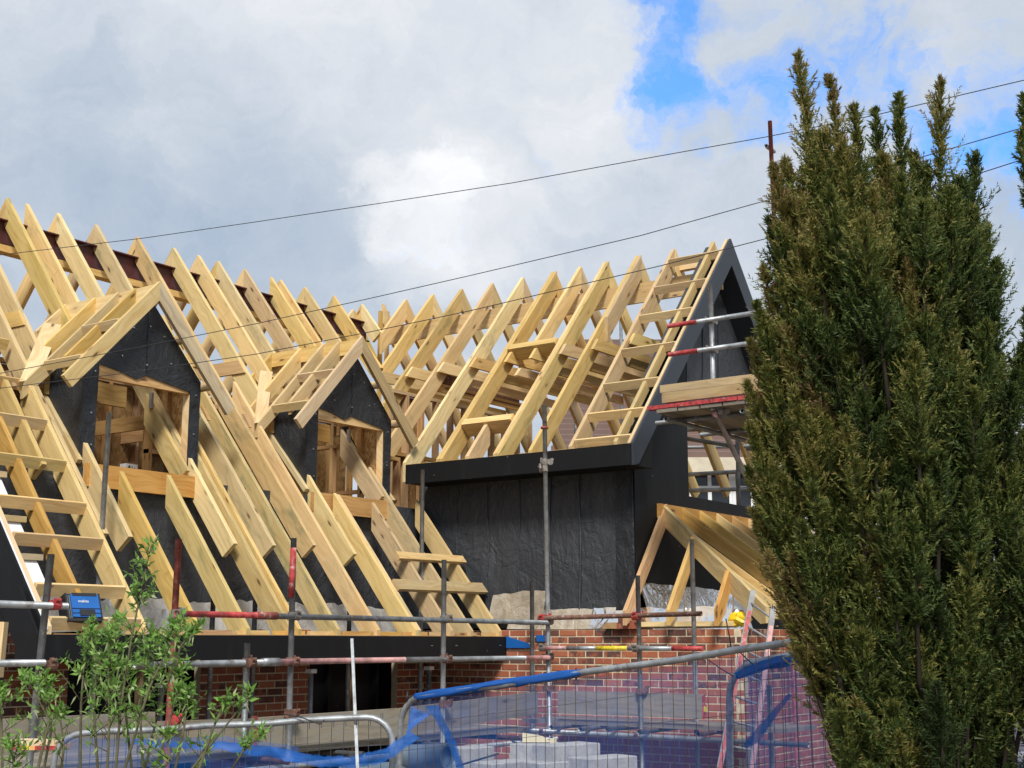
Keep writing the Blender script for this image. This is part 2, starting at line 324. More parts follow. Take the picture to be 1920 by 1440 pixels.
def tubemesh(pts, r, n=10, hollow=False):
    pts = [V(p) for p in pts]; vs = []; fs = []; k = len(pts); rr = r if isinstance(r, (list, tuple)) else [r] * k
    tan = [(pts[min(i + 1, k - 1)] - pts[max(i - 1, 0)]).normalized() for i in range(k)]
    nrm = tan[0].orthogonal().normalized()
    for i in range(k):
        nrm = (nrm - tan[i] * nrm.dot(tan[i])).normalized(); bi = tan[i].cross(nrm)
        for j in range(n):
            a = 2 * math.pi * j / n; vs.append(pts[i] + (nrm * math.cos(a) + bi * math.sin(a)) * rr[i])
    for i in range(k - 1):
        for j in range(n): fs.append([i * n + j, i * n + (j + 1) % n, (i + 1) * n + (j + 1) % n, (i + 1) * n + j])
    if hollow:
        for e, i in ((0, 0), (1, k - 1)):
            b0 = len(vs); dd = tan[i] * (.06 if e == 0 else -.06)
            vs += [pts[i] + (vs[i * n + j] - pts[i]) * .84 for j in range(n)]
            vs += [pts[i] + (vs[i * n + j] - pts[i]) * .84 + dd for j in range(n)]
            for j in range(n):
                j2 = (j + 1) % n; q = [[i * n + j, b0 + j, b0 + j2, i * n + j2], [b0 + j, b0 + n + j, b0 + n + j2, b0 + j2]]
                fs += q if e else [x[::-1] for x in q]
            cap = [b0 + n + j for j in range(n)]; fs.append(cap if e else cap[::-1])
    else: fs += [list(range(n))[::-1], list(range((k - 1) * n, k * n))]
    return vs, fs
def tube(name, pts, r, mat, parent=None, n=10, hollow=False):
    vs, fs = tubemesh(pts, r, n, hollow); g = V(pts[-1]) - V(pts[0])
    o = mesh(name, vs, fs, mat, parent, g)
    for p in o.data.polygons: p.use_smooth = len(p.vertices) == 4
    return o
def grid(name, c00, c10, c11, c01, nu, nv, mat, parent=None, amp=0.0, freq=3.0, fray=0.0, fn=None, seed=0, smooth=True):
    c00, c10, c11, c01 = map(V, (c00, c10, c11, c01)); n = (c10 - c00).cross(c01 - c00).normalized(); vs = []; uv = []
    for j in range(nv + 1):
        for i in range(nu + 1):
            u, v = i / nu, j / nv; p = c00.lerp(c10, u).lerp(c01.lerp(c11, u), v); q = p * freq + V((seed * 13.7, 0, 0))
            k = noise.noise(q) + .5 * noise.noise(q * 2.3) + .25 * noise.noise(q * 5.1)
            p = p + n * amp * k
            if fray and j == nv: p = p + (c01 - c00).normalized() * fray * (noise.noise(q * 1.1) + .6 * noise.noise(q * 4))
            if fn: p = p + fn(u, v)
            vs.append(p); uv.append((u * (c10 - c00).length, v * (c01 - c00).length))
    fs = [[j * (nu + 1) + i, j * (nu + 1) + i + 1, (j + 1) * (nu + 1) + i + 1, (j + 1) * (nu + 1) + i] for j in range(nv) for i in range(nu)]
    return mesh(name, vs, fs, mat, parent, None, smooth, uv)
def bigmesh(name, verts, tris, mat, parent, tint, origin):
    me = bpy.data.meshes.new(name); nv, nt = len(verts), len(tris); k = tris.shape[1]
    me.vertices.add(nv); me.vertices.foreach_set('co', (verts - np.array(origin)).astype(np.float32).ravel())
    me.loops.add(nt * k); me.loops.foreach_set('vertex_index', tris.astype(np.int32).ravel())
    me.polygons.add(nt); me.polygons.foreach_set('loop_start', np.arange(0, nt * k, k, dtype=np.int32))
    me.materials.append(mat); a = me.attributes.new('tint', 'FLOAT', 'POINT'); a.data.foreach_set('value', tint.astype(np.float32))
    me.update(); me.validate(); return link(name, me, parent, origin)
def J(a): return random.uniform(-a, a)

# ------------------------------------------------------------------ ground
GZ = .45
ground = tag(grid('ground', (-400, -400, GZ), (400, -400, GZ), (400, 400, GZ), (-400, 400, GZ), 8, 8, M['soil'], None, 0), None, None, None, 'structure')

# ================================================================== the house
YW, XW = 10.23, 12.57                        # brick faces: long front wing, cross wing
YE, ZE, YR, ZR = 9.03, 2.48, 12.85, 7.24     # front roof: eaves, ridge
XE, ZX, XR, ZG = 12.27, 4.48, 14.77, 7.36    # cross wing roof: eaves, ridge
TL = (ZR - ZE) / (YR - YE); TR = (ZG - ZX) / (XR - XE)
AL, AR = math.atan(TL), math.atan(TR)
def zl(y): return ZE + TL * (y - YE)
def zr(x): return ZX + TR * (x - XE)
house = thing('house', (11, 10.2, GZ), 'half-built house with bare timber roof, black membrane walls and brick base', 'house')
def raft_l(x, y0, y1, d=.2, th=.05, mat='treated', low='square', back=False, parent=house, name='rafter', jy=True):
    f = (lambda y: 2 * YR - y) if back else (lambda y: y)
    x += J(.006); dv = d / math.cos(AL)
    a, b = (y0, zl(y0)), (y1, zl(y1)); c = (y1, zl(y1) - dv)
    if low == 'square': e = (y0 + d * math.sin(AL), zl(y0) - d * math.cos(AL))
    elif low == 'soffit': ys_ = YE + (2.275 + dv - ZE) / TL; e = [(ys_, 2.275), (y0, 2.275)] if y0 < ys_ else [(y0, zl(y0) - dv)]
    else: e = (y0, zl(y0) - dv)
    e = e if isinstance(e, list) else [e]
    return prism(name, [(x - th / 2, f(p[0]), p[1]) for p in [a, b, c] + e], (th, 0, 0), M[mat], parent, (0, -math.cos(AL) if back else math.cos(AL), math.sin(AL)))
def raft_r(y, x0, x1, d=.2, th=.05, mat='treated', low='square', back=False, parent=house, name='rafter'):
    f = (lambda x: 2 * XR - x) if back else (lambda x: x)
    y += J(.006); dv = d / math.cos(AR)
    a, b = (x0, zr(x0)), (x1, zr(x1)); c = (x1, zr(x1) - dv)
    if low == 'square': e = (x0 + d * math.sin(AR), zr(x0) - d * math.cos(AR))
    elif low == 'soffit': xs_ = XE + (4.275 + dv - ZX) / TR; e = [(xs_, 4.275), (x0, 4.275)] if x0 < xs_ else [(x0, zr(x0) - dv)]
    else: e = (x0, zr(x0) - dv)
    e = e if isinstance(e, list) else [e]
    return prism(name, [(f(p[0]), y - th / 2, p[1]) for p in [a, b, c] + e], (0, th, 0), M[mat], parent, (-math.cos(AR) if back else math.cos(AR), 0, math.sin(AR)))

# ---- brickwork: 215 x 102 x 65 bricks, 10 mm joints
def brick_mesh(L):
    x, y, z, b = L / 2 - .0015, .05, .0312, .003
    vs = [(-x + b, -y, -z + b), (x - b, -y, -z + b), (x - b, -y, z - b), (-x + b, -y, z - b), (-x, -y + b, -z), (x, -y + b, -z), (x, -y + b, z), (-x, -y + b, z), (-x, y, -z), (x, y, -z), (x, y, z), (-x, y, z)]
    fs = [(0, 1, 2, 3), (0, 4, 5, 1), (1, 5, 6, 2), (2, 6, 7, 3), (3, 7, 4, 0), (4, 8, 9, 5), (5, 9, 10, 6), (6, 10, 11, 7), (7, 11, 8, 4), (11, 10, 9, 8)]
    me = bpy.data.meshes.new('brick'); me.from_pydata(vs, [], fs); me.materials.append(M['brick']); return me
BM = {L: brick_mesh(L) for L in (.215, .1025, .16, .05)}
def brick_wall(label, origin, along, normal, length, z0, z1, zobj, gaps=(), phase=0):
    """bricks on a plane: origin at s=0, 'along' unit direction, face towards 'normal'; gaps = (s0, s1, ztop)"""
    o = V(origin); al = V(along); nm = V(normal); up = V((0, 0, 1)); segs = []; s = 0
    for g in gaps: segs.append((s, g[0])); s = g[1]
    segs.append((s, length))
    bk = None; rz = math.atan2(al.y, al.x)
    if (al.cross(up)).dot(nm) < 0: rz += math.pi
    for s0, s1 in segs:                                     # mortar bed behind the faces, one piece for each stretch of wall
        p = o + al * s0 - nm * .005; q = prism('mortar_bed' if bk else 'brick_wall', [p + up * (z0), p + al * (s1 - s0) + up * z0, p + al * (s1 - s0) + up * (z1 - .004), p + up * (z1 - .004)], -nm * .088, M['mortar'], bk or house)
        if bk is None: bk = q; tag(bk, label)
    rows = int(round((z1 - z0) / .075)); sv = []; sf = []
    for r in range(rows):
        zc = z1 - .0375 - r * .075
        for s0, s1 in segs:
            s = s0 - (.1125 if (r + phase) % 2 else 0)
            while s < s1 - .03:
                a, b = max(s, s0), min(s + .215, s1)
                if b - a > .04:
                    L = min(BM, key=lambda k: abs(k - (b - a))); c = o + al * ((a + b) / 2) + up * zc - nm * (.05 + random.uniform(-.002, .0025))
                    if zc > zobj:
                        ob = link('brick', BM[L], bk, c, (J(.004), J(.006), rz + J(.006)))
                        ob.scale.x = (b - a) / L
                    else:
                        bi = len(sv); m = Matrix.Rotation(rz, 3, 'Z')
                        for v in BM[L].vertices: q = m @ V((v.co.x * (b - a) / L, v.co.y, v.co.z)); sv.append(c + q)
                        sf += [[bi + i for i in p.vertices] for p in BM[L].polygons]
                s += .225
    if sv: tag(mesh('brick_courses', sv, sf, M['brick'], bk), None, None, None, 'stuff')
    return bk
X0 = 6.1
bw = brick_wall('dark red brick front wall below the deep eaves', (X0, YW, 0), (1, 0, 0), (0, -1, 0), XW - X0, .53, 2.53, 1.60, [(7.61 - X0, 9.135 - X0), (10.65 - X0, 12.09 - X0)])
br = brick_wall('bright red brick side wall of the cross wing', (XW, YW, 0), (0, -1, 0), (-1, 0, 0), YW - 6.11, .53, 2.53, 1.90, [], 1)
bc = brick_wall('short brick return wall beside the ladder', (XW + .001, 6.11, 0), (1, 0, 0), (0, -1, 0), 4.2, .53, 2.53, 1.98, [], 0)
# window openings of the front wall: soldier-dark reveals, membrane-lined frame behind
for a, b in ((7.61, 9.135), (10.65, 12.09)):
    box('window_lining', (a, YW + .28, .6), (b, YW + .30, 2.4), M['black'], house)
    box('lintel', (a - .1, YW + .02, 2.30), (b + .1, YW + .1, 2.37), M['black'], house)
    for k in range(4):
        x = a + .12 + (b - a - .24) * k / 3
        box('window_stud', (x - .02, YW + .2, .6), (x + .02, YW + .27, 2.3), M['black'] if k % 2 else M['inner'], house)
# ---- black timber-frame walls
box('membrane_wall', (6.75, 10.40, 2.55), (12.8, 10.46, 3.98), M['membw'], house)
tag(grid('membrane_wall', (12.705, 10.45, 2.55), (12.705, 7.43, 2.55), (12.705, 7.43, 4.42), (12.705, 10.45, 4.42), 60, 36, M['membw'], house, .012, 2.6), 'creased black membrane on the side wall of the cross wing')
for k, yy in enumerate((8.12, 8.52, 8.95, 9.4, 9.85)):      # lapped vertical folds in the sheet
    pts = [V((12.69 + .004 * math.sin(z * 7 + k), yy + .012 * math.sin(z * 5 + k * 2), z)) for z in np.linspace(2.6, 4.35, 22)]
    tube('membrane_fold', pts, .014 if k < 2 else .007, M['membw'], house, 6)
grid('membrane_lap', (12.685, 7.66, 2.6), (12.685, 7.45, 2.6), (12.685, 7.45, 4.3), (12.685, 7.64, 4.3), 6, 24, M['memb'], house, .012, 4)
box('frame_core', (12.74, 7.50, 2.55), (12.8, 10.4, 4.40), M['dark'], house)
# ---- gable wall of the cross wing
prism('gable_wall', [(12.72, 7.42, 2.3), (13.97, 7.42, 2.3), (13.97, 7.42, zr(13.97) - .3), (12.72, 7.42, zr(12.72) - .3)], (0, .08, 0), M['black'], house)
prism('gable_wall', [(13.972, 7.42, 2.3), (17.0, 7.42, 2.3), (17.0, 7.42, 4.07), (13.972, 7.42, 4.07)], (0, .08, 0), M['black'], house)
tag(prism('gable_panel', [(13.0, 7.47, zr(13.0) - .1), (14.77, 7.47, 7.30), (16.54, 7.47, zr(13.0) - .1), (16.54, 7.47, 5.03), (13.0, 7.47, 5.03)], (0, .05, 0), M['membw'], house), 'recessed black membrane in the gable triangle')
for k in range(3): tube('membrane_fold', [V((14.1 + .42 * k + .05 * math.sin(z), 7.462, z)) for z in np.linspace(5.1, 6.6 - .25 * abs(k - 1), 10)], .006, M['memb'], house, 5)
box('floor_deck', (6.9, 10.47, 2.72), (16.8, 15.1, 2.78), M['osb'], house)
box('floor_deck', (12.82, 7.52, 2.73), (16.8, 10.46, 2.79), M['osb'], house)
box('rear_wall', (6.9, 15.15, GZ), (16.8, 15.25, 3.95), M['black'], house)
box('east_wall', (16.85, 7.52, GZ), (16.95, 15.1, 4.0), M['black'], house)
# ---- eaves of the front wing
box('fascia', (6.43, YE, 2.245), (12.56, YE + .025, 2.455), M['black'], house)
tag(house.children[-1], 'long black fascia under the rafter feet')
box('soffit', (6.45, YE + .027, 2.25), (12.56, YW - .01, 2.268), M['black'], house)
prism('eaves_end_board', [(6.43, YE + .028, 2.245), (6.43, YE + .028, zl(YE) - .02), (6.43, 9.33, zl(9.33) - .03), (6.43, 9.33, 2.245)], (.02, 0, 0), M['black'], house)
box('tilting_fillet', (6.6, YE + .027, 2.40), (12.54, YE + .075, 2.462), M['orange'], house, (1, 0, 0))
prism('gable_cladding', [(6.50, 9.33, zl(9.33) - .03), (6.50, 13.2, zl(13.2) - .03 - 1.0), (6.50, 13.2, 2.0), (6.50, 9.6, 2.0), (6.50, 9.6, 2.56), (6.50, 9.33, 2.56)], (.03, 0, 0), M['black'], house)
for k in range(11):                            # short nailing blocks between the feet
    x = 7.62 + k * .46
    if x < 12.3: box('eaves_block', (x, YE + .077, 2.44), (x + .4, YE + .11, 2.50), M['orange'] if k % 2 else M['pine'], house, (1, 0, 0))
for x in (11.2, 11.62, 12.42): box('fixing', (x, YE - .004, 2.355), (x + .035, YE - .0005, 2.362), M['zinc'], house)
# ---- front roof: lower rafters (feet at the eaves)
for x, top in ((7.46, 10.98), (8.05, 10.22), (8.63, 10.24), (9.17, 11.6), (9.28, 11.5), (9.82, 11.9), (10.41, 11.3), (11.0, 10.27), (11.05, 10.26), (11.60, 10.22), (11.96, 10.6), (12.48, 10.31)):
    raft_l(x, YE + .03, top, .2, .047, 'treated' if random.random() < .55 else 'pine', 'soffit')
# upper rafters: bird's-mouthed over the wall, tails left hanging past it
for x, y0 in ((7.52, 9.71), (7.79, 9.70), (9.04, 9.71), (9.57, 9.72), (10.17, 9.75), (10.74, 9.70)):
    raft_l(x, y0, YR if x not in (7.52,) else YR, .2, .05)
for x, y0 in ((8.38, 11.45), (8.62, 11.50), (11.15, 11.45), (11.47, 11.5), (11.94, 11.4), (12.42, 10.7), (12.6, 11.0), (13.07, 11.38), (13.66, 11.92), (14.26, 12.47), (7.2, 10.2), (6.7, 10.2)):
    raft_l(x, y0, YR, .2, .05)
for x in (6.7, 7.2, 7.79, 8.38, 9.04, 9.57, 10.17, 10.74, 11.15, 11.47, 11.94, 12.6, 13.07, 13.66, 14.26):
    raft_l(x + .001, 10.2, YR, .2, .05, 'pine', 'square', True)
# rafters crossing the dormer windows
for x in (8.92, 11.87): raft_l(x, 10.30, 10.98, .2, .05)
# red-oxide ridge beam (I-section) under the front ridge
sb = box('ridge_beam', (6.2, YR - .006, 6.70), (14.35, YR + .006, 6.95), M['steel'], house, (1, 0, 0)); tag(sb, 'dark red steel I-beam below the front ridge')
box('flange', (6.2, YR - .075, 6.952), (14.35, YR + .075, 6.966), M['steel'], sb, (1, 0, 0))
box('flange', (6.2, YR - .075, 6.684), (14.35, YR + .075, 6.698), M['steel'], sb, (1, 0, 0))
box('packer', (6.2, YR - .07, 6.60), (14.3, YR + .07, 6.68), M['pine'], sb, (1, 0, 0))
for x in (6.75, 7.25, 7.84, 9.62, 10.22, 10.79, 12.65):       # collars of the front roof
    y = YE + (5.62 - ZE) / TL; xs = x - .05
    prism('collar_tie', [(xs - .045, y + .02, 5.64), (xs - .045, 2 * YR - y, 5.64), (xs - .045, 2 * YR - y + .12, 5.48), (xs - .045, y - .10, 5.48)], (-.0, 0, 0) if False else (.044, 0, 0), M['pine'], house, (0, 1, 0))
for x in (6.75, 7.25, 7.84, 9.62, 10.22, 10.79):
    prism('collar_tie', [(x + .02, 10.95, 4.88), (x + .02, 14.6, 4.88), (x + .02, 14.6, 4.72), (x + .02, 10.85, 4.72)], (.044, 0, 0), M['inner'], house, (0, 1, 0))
# ---- left verge ladder
for x, d in ((6.54, .16), (6.95, .16)): raft_l(x, YE + .03, 11.9, d, .045, 'fresh' if x < 6.6 else 'orange', 'plumb', name='verge_rafter')
raft_l(6.508, YE + .022, 11.9, .012, .018, 'white', 'plumb', name='verge_trim'); raft_l(6.487, YE + .026, 11.9, .36, .018, 'black', 'plumb', name='barge_board')
for y in (9.12, 9.335, 9.67, 9.93, 10.25, 10.575, 10.9, 11.25):
    p = V((6.57, y, zl(y) - .052)); beam('lookout', p, (7.44, y, zl(y) - .052), .042, .105, M['pine'], house, (0, -math.sin(AL) * .5, 1))
for y0, y1 in ((9.36, 9.64), (9.70, 9.90), (9.97, 10.22), (10.3, 10.55)):
    ym = y0 + .04
    prism('soffit_board', [(6.57, ym, zl(ym) - .135), (6.57, y1, zl(y1) - .135), (6.76, y1, zl(y1) - .135), (6.76, ym, zl(ym) - .135)], (0, 0, -.012), M['white'], house)
    beam('packing_block', (6.57, y1 - .05, zl(y1 - .05) - .10), (6.80, y1 - .05, zl(y1 - .05) - .10), .05, .05, M['batten'], house)
# ---- dormers
TD = 1.068; DZ = 5.89
def dormer(xc, label):
    yf = 10.42; hw = .71; ez = 5.0; ins = .165
    zb = 4.02
    face = [(xc - hw, yf, zb), (xc - hw, yf, ez), (xc, yf, 5.76), (xc + hw, yf, ez), (xc + hw, yf, zb), (xc + hw - .14, yf, zb), (xc + hw - .14, yf, 4.88), (xc + .22, yf, 4.93), (xc + .02, yf, 4.96), (xc - .1, yf, 4.90), (xc - .3, yf, 4.945), (xc - hw + .165, yf, 4.985), (xc - hw + .165, yf, zb)]
    # split into convex pieces so that the opening stays clean
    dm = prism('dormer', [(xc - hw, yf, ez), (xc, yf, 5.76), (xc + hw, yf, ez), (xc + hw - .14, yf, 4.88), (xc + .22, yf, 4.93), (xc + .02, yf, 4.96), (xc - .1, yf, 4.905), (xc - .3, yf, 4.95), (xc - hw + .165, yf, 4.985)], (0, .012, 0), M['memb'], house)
    tag(dm, label)
    tube('membrane_seam', [(xc + .01, yf - .002, 4.99), (xc + .005, yf - .003, 5.35), (xc + .012, yf - .002, 5.70)], .004, M['memb'], dm, 5)
    for (a_, b_) in ((-.6, 4.9), (-.62, 4.5), (-.6, 4.2), (.64, 4.85), (.63, 4.45), (.62, 4.15), (-.3, 5.1), (.3, 5.12), (.0, 5.06), (.02, 5.45), (-.18, 5.4), (.2, 5.38)): box('staple', (xc + a_, yf - .014, b_), (xc + a_ + .012, yf - .002, b_ + .012), M['zinc'], dm)
    grid('membrane_strip', (xc - hw, yf, zb), (xc - hw + .165, yf, zb), (xc - hw + .165, yf, 4.99), (xc - hw, yf, ez), 6, 20, M['memb'], dm, .008, 6)
    grid('membrane_strip', (xc + hw - .14, yf, zb), (xc + hw, yf, zb), (xc + hw, yf, ez), (xc + hw - .14, yf, 4.90), 6, 20, M['memb'], dm, .006, 6)
    for s in (-1, 1):                          # cheeks: triangle between main roof and dormer eaves
        x = xc + s * (hw - .002); yt = 11.25; vs = []; fs = []; uvs = []
        N = 14
        for j in range(N + 1):
            for i in range(N + 1):
                v = j / N; z = zb + (ez - zb) * v; ymax = yf + (yt - yf) * v + .02
                y = yf + (ymax - yf) * i / N
                k = noise.noise(V((x, y * 4, z * 4))) * .018 * math.sin(math.pi * i / N)
                vs.append((x + s * k, y, z)); uvs.append((y, z))
        for j in range(N):
            for i in range(N): q = [j * (N + 1) + i, j * (N + 1) + i + 1, (j + 1) * (N + 1) + i + 1, (j + 1) * (N + 1) + i]; fs.append(q if s > 0 else q[::-1])
        mesh('cheek', vs, fs, M['memb'], dm, None, True, uvs)
        prism('cheek_sheathing', [(x - s * .02, yf + .1, zb + .05), (x - s * .02, yf + .1, ez), (x - s * .02, yt - .16, ez), (x - s * .02, yt - .2, ez - .1)], (-s * .012, 0, 0), M['osb'], dm)
        # framing behind the opening
        box('jamb', (xc + s * (hw - .10) - .03, yf + .016, zb - .02), (xc + s * (hw - .10) + .03, yf + .11, 5.0), M['fresh'] if s > 0 else M['inner'], dm)
        for q in (.42, .78):
            box('cheek_stud', (xc + s * (hw - .06) - .025, yf + q - .02, zl(yf + q) - .3), (xc + s * (hw - .06) + .02, yf + q + .025, 5.0), M['orange'] if s > 0 else M['inner'], dm)
        beam('cheek_plate', (xc + s * (hw - .05), yf + .02, 5.02), (xc + s * (hw - .05), 11.1, 5.02), .08, .045, M['orange'], dm)
        bx = xc + s * (hw + .02); a = V((bx, 10.385, 4.03)); b = V((bx, 11.22, 4.965))
        beam('cheek_batten', a, b, .05, .05, M['fresh'], dm, (0, -math.sin(AL), math.cos(AL)))
    box('window_head', (xc - hw + .1, yf + .016, 4.86), (xc + hw - .1, yf + .075, 5.08), M['orange'], dm, (1, 0, 0))
    box('trimmer', (xc - .76, yf + .52, 4.72), (xc + .2, yf + .57, 4.93), M['orange'], dm, (1, 0, 0))
    box('joist_hanger', (xc + .435, yf + .42, 4.74), (xc + .462, yf + .46, 4.90), M['zinc'], dm)
    p = V((xc - .62, 10.285, 3.985)); tag(prism('sill_trimmer', [(xc - .70, 10.30, 4.015), (xc - .70, 10.30, 3.80), (xc - .70, 10.35, 3.80), (xc - .70, 10.35, 4.015)], (1.28, 0, 0), M['orange'], dm, (1, 0, 0)), None)
    # roof of the dormer
    box('ridge_board', (xc - .022, 10.30, DZ - .20), (xc + .022, 11.80, DZ - .03), M['pine'], dm, (0, 1, 0))
    for s in (-1, 1):
        for k, (y, zlow) in enumerate(((10.285, 4.775), (10.62, DZ - .79 * TD), (10.88, 4.775), (11.25, 4.92), (11.74, 5.52))):
            d = .135 if k == 0 else .155; th = .045
            xo = (DZ - zlow) / TD; xi = .0 if k == 0 else .022; al = math.atan(TD)
            P = [(xi, DZ - xi * TD), (xo, DZ - xo * TD), (xo - d * math.sin(al) * (1 if k == 0 else .0), DZ - xo * TD - d * math.cos(al) * (1 if k == 0 else 1.45)), (xi, DZ - xi * TD - d / math.cos(al))]
            if xo - .03 > xi:
                prism('barge_rafter' if k == 0 else 'dormer_rafter', [(xc + s * a, y - th / 2, z) for a, z in P], (0, th, 0), M['fresh'] if k == 0 and s < 0 else M['pine' if k else 'batten'], dm, (s, 0, -TD))
        for q in (.42, .81):                   # noggings of the little verge ladder
            zz = DZ - q * TD - .05
            beam('nogging', (xc + s * q, 10.31, zz), (xc + s * q, 10.855, zz), .04, .09, M['fresh'], dm, (s * .5, 0, 1))
        prism('valley_board', [(xc + s * 1.10, 10.86, zl(10.86) + .004), (xc + s * .88, 10.90, zl(10.90) + .004), (xc + s * .23, 11.5, zl(11.5) + .004), (xc + s * .45, 11.48, zl(11.48) + .004)], (0, -.018 * math.sin(AL), .018 * math.cos(AL)), M['fresh'], dm, (s, -.8, -1))
    return dm
dormer(8.43, 'left dormer with black membrane front and open window')
dormer(11.41, 'right dormer with black membrane front and open window')
# ---- cross wing roof
OPEN = (9.41,)
for y in (12.46, 11.95, 11.42, 10.88):
    xv = XE + (zl(y) - ZX) / TR
    raft_r(y, max(XE + .02, xv), XR, .2, .05, random.choice(('treated', 'pine')), 'plumb')
for y in (10.35, 9.845, 9.795, 9.015, 8.965, 8.525, 7.98):
    raft_r(y, XE + .027, XR, .2, .047, random.choice(('treated', 'pine', 'treated')), 'soffit')
raft_r(8.475, 13.9, XR, .2, .047, 'batten', 'plumb')
raft_r(9.41, 13.72, XR, .2, .05, 'treated', 'plumb'); raft_r(9.41, XE + .027, 12.72, .2, .05, 'pine', 'soffit')
for x in (13.70, 12.75):
    z = zr(x) - .1; beam('header', (x, 9.77, z), (x, 9.04, z), .1, .2, M['pine'], house, (-math.sin(AR), 0, math.cos(AR)))
for y in (12.46, 11.95, 11.42, 10.88, 10.35, 9.82, 9.41, 8.99, 8.5, 7.98, 12.9, 13.5, 14.1):
    raft_r(y + .001, 12.3, XR, .2, .05, 'pine', 'square', True)
for y in (13.5, 14.1, 14.7): raft_r(y, 12.6, XR, .2, .05, 'pine', 'square')
tag(box('ridge_board', (XR - .02, 7.3, 6.72), (XR + .02, 12.95, 6.98), M['pine'], house, (0, 1, 0)), 'deep timber ridge board of the cross wing')
for x0, y0 in ((14.52, 12.72), (14.60, 12.66)): box('ridge_post', (x0, y0, 4.0), (x0 + .05, y0 + .05, 7.18), M['pine'], house, (0, 0, 1))
for y in (11.95, 11.42, 10.88, 10.35, 9.82, 9.41, 8.99, 8.5, 7.98):       # collars bolted to the near face of each pair
    x = XE + (6.0 - ZX) / TR; ys = y - .05 if y not in (9.82, 8.99) else y - .075
    prism('collar_tie', [(x + .02, ys, 6.02), (2 * XR - x - .02, ys, 6.02), (2 * XR - x + .1, ys, 5.87), (x - .11, ys, 5.87)], (0, -.044, 0), M['pine'], house, (1, 0, 0))
    if y < 11.5: prism('collar_tie', [(x - .12, ys + .1, 5.76), (2 * XR - x, ys + .1, 5.76), (2 * XR - x, ys + .1, 5.65), (x - .22, ys + .1, 5.65)], (0, .044, 0), M['pine'], house, (1, 0, 0))
tag(box('fascia', (XE, 7.19, 4.245), (XE + .025, 10.31, 4.475), M['black'], house), 'black fascia below the cross wing rafters')
box('soffit', (XE + .027, 7.22, 4.25), (12.70, 10.31, 4.268), M['black'], house)
prism('eaves_end_board', [(XE + .0265, 7.19, 4.246), (12.72, 7.19, 4.246), (12.72, 7.19, zr(12.72) - .17), (XE + .0265, 7.19, zr(XE + .0265) - .02)], (0, .025, 0), M['black'], house)
for k in range(7): box('eaves_block', (XE + .03, 7.5 + .42 * k, 4.42), (XE + .07, 7.84 + .42 * k, 4.485), M['orange'], house, (0, 1, 0))
# gable ladder
for sd in (False, True):
    raft_r(7.225, XE + .01, XR, .10, .035, 'fresh', 'plumb', sd, name='verge_rafter')
    raft_r(7.415, XE + .03, XR, .11, .045, 'pine', 'plumb', sd, name='verge_rafter')
    f = (lambda x: 2 * XR - x) if sd else (lambda x: x)
    dv = .30
    tag(prism('barge_board', [(f(12.02), 7.165, zr(12.02) - .01), (f(XR), 7.165, ZG - .01), (f(XR), 7.165, ZG - .44), (f(12.02) + (.0), 7.165, zr(12.02) - .44)] if False else [(f(XE), 7.165, zr(XE) - .005), (f(XR), 7.165, ZG - .005), (f(XR), 7.165, ZG - .35), (f(XE + .12), 7.165, zr(XE + .12) - .35), (f(XE), 7.165, zr(XE) - .24)], (0, .03, 0), M['barge'], house), 'slate grey barge board on the gable verge')
    prism('verge_soffit', [(f(XE + .3), 7.197, zr(XE + .3) - .335), (f(XR - .0), 7.197, ZG - .335), (f(XR), 7.46, ZG - .335), (f(XE + .3), 7.46, zr(XE + .3) - .335)], (0, 0, .012), M['barge'], house)
    for x in (14.62, 14.23, 13.85, 13.42, 13.0, 12.66, 12.37):
        z = zr(x) - .055; beam('lookout', (f(x), 7.955, z), (f(x), 7.245, z), .042, .10, M['pine'], house, (0.5 if sd else -.5, 0, 1))
# steel and studwork seen inside
st = box('floor_beam', (13.8, 10.99, 5.72), (15.6, 11.0, 6.0), M['rust'], house, (1, 0, 0)); tag(st, 'rusty brown steel I-beam inside the cross wing roof')
for z in (5.705, 6.002): box('flange', (13.8, 10.92, z), (15.6, 11.07, z + .014), M['rust'], st, (1, 0, 0))
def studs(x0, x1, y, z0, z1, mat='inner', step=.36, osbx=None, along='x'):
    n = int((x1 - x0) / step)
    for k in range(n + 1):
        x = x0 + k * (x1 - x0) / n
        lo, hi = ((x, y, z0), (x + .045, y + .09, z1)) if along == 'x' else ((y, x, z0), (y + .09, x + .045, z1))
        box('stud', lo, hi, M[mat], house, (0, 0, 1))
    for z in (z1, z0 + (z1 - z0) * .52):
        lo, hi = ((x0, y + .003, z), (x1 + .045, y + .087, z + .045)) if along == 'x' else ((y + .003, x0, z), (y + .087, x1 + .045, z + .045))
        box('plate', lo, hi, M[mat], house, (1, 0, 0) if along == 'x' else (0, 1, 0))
    if osbx:
        for a, b in osbx:
            lo, hi = ((a, y + .095, z0), (b, y + .107, z1)) if along == 'x' else ((y + .095, a, z0), (y + .107, b, z1))
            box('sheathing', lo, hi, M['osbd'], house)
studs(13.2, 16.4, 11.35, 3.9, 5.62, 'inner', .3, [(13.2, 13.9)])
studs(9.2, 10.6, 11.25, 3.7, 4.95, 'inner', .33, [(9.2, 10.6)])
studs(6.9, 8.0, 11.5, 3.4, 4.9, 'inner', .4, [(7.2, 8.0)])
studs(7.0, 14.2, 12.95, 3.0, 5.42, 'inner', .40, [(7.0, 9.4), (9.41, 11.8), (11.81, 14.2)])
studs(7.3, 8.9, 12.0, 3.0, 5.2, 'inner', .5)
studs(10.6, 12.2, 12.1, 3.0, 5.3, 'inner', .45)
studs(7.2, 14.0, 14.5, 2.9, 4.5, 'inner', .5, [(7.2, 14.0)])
studs(11.6, 14.6, 12.9, 3.6, 4.9, 'inner', .45, None, 'y')
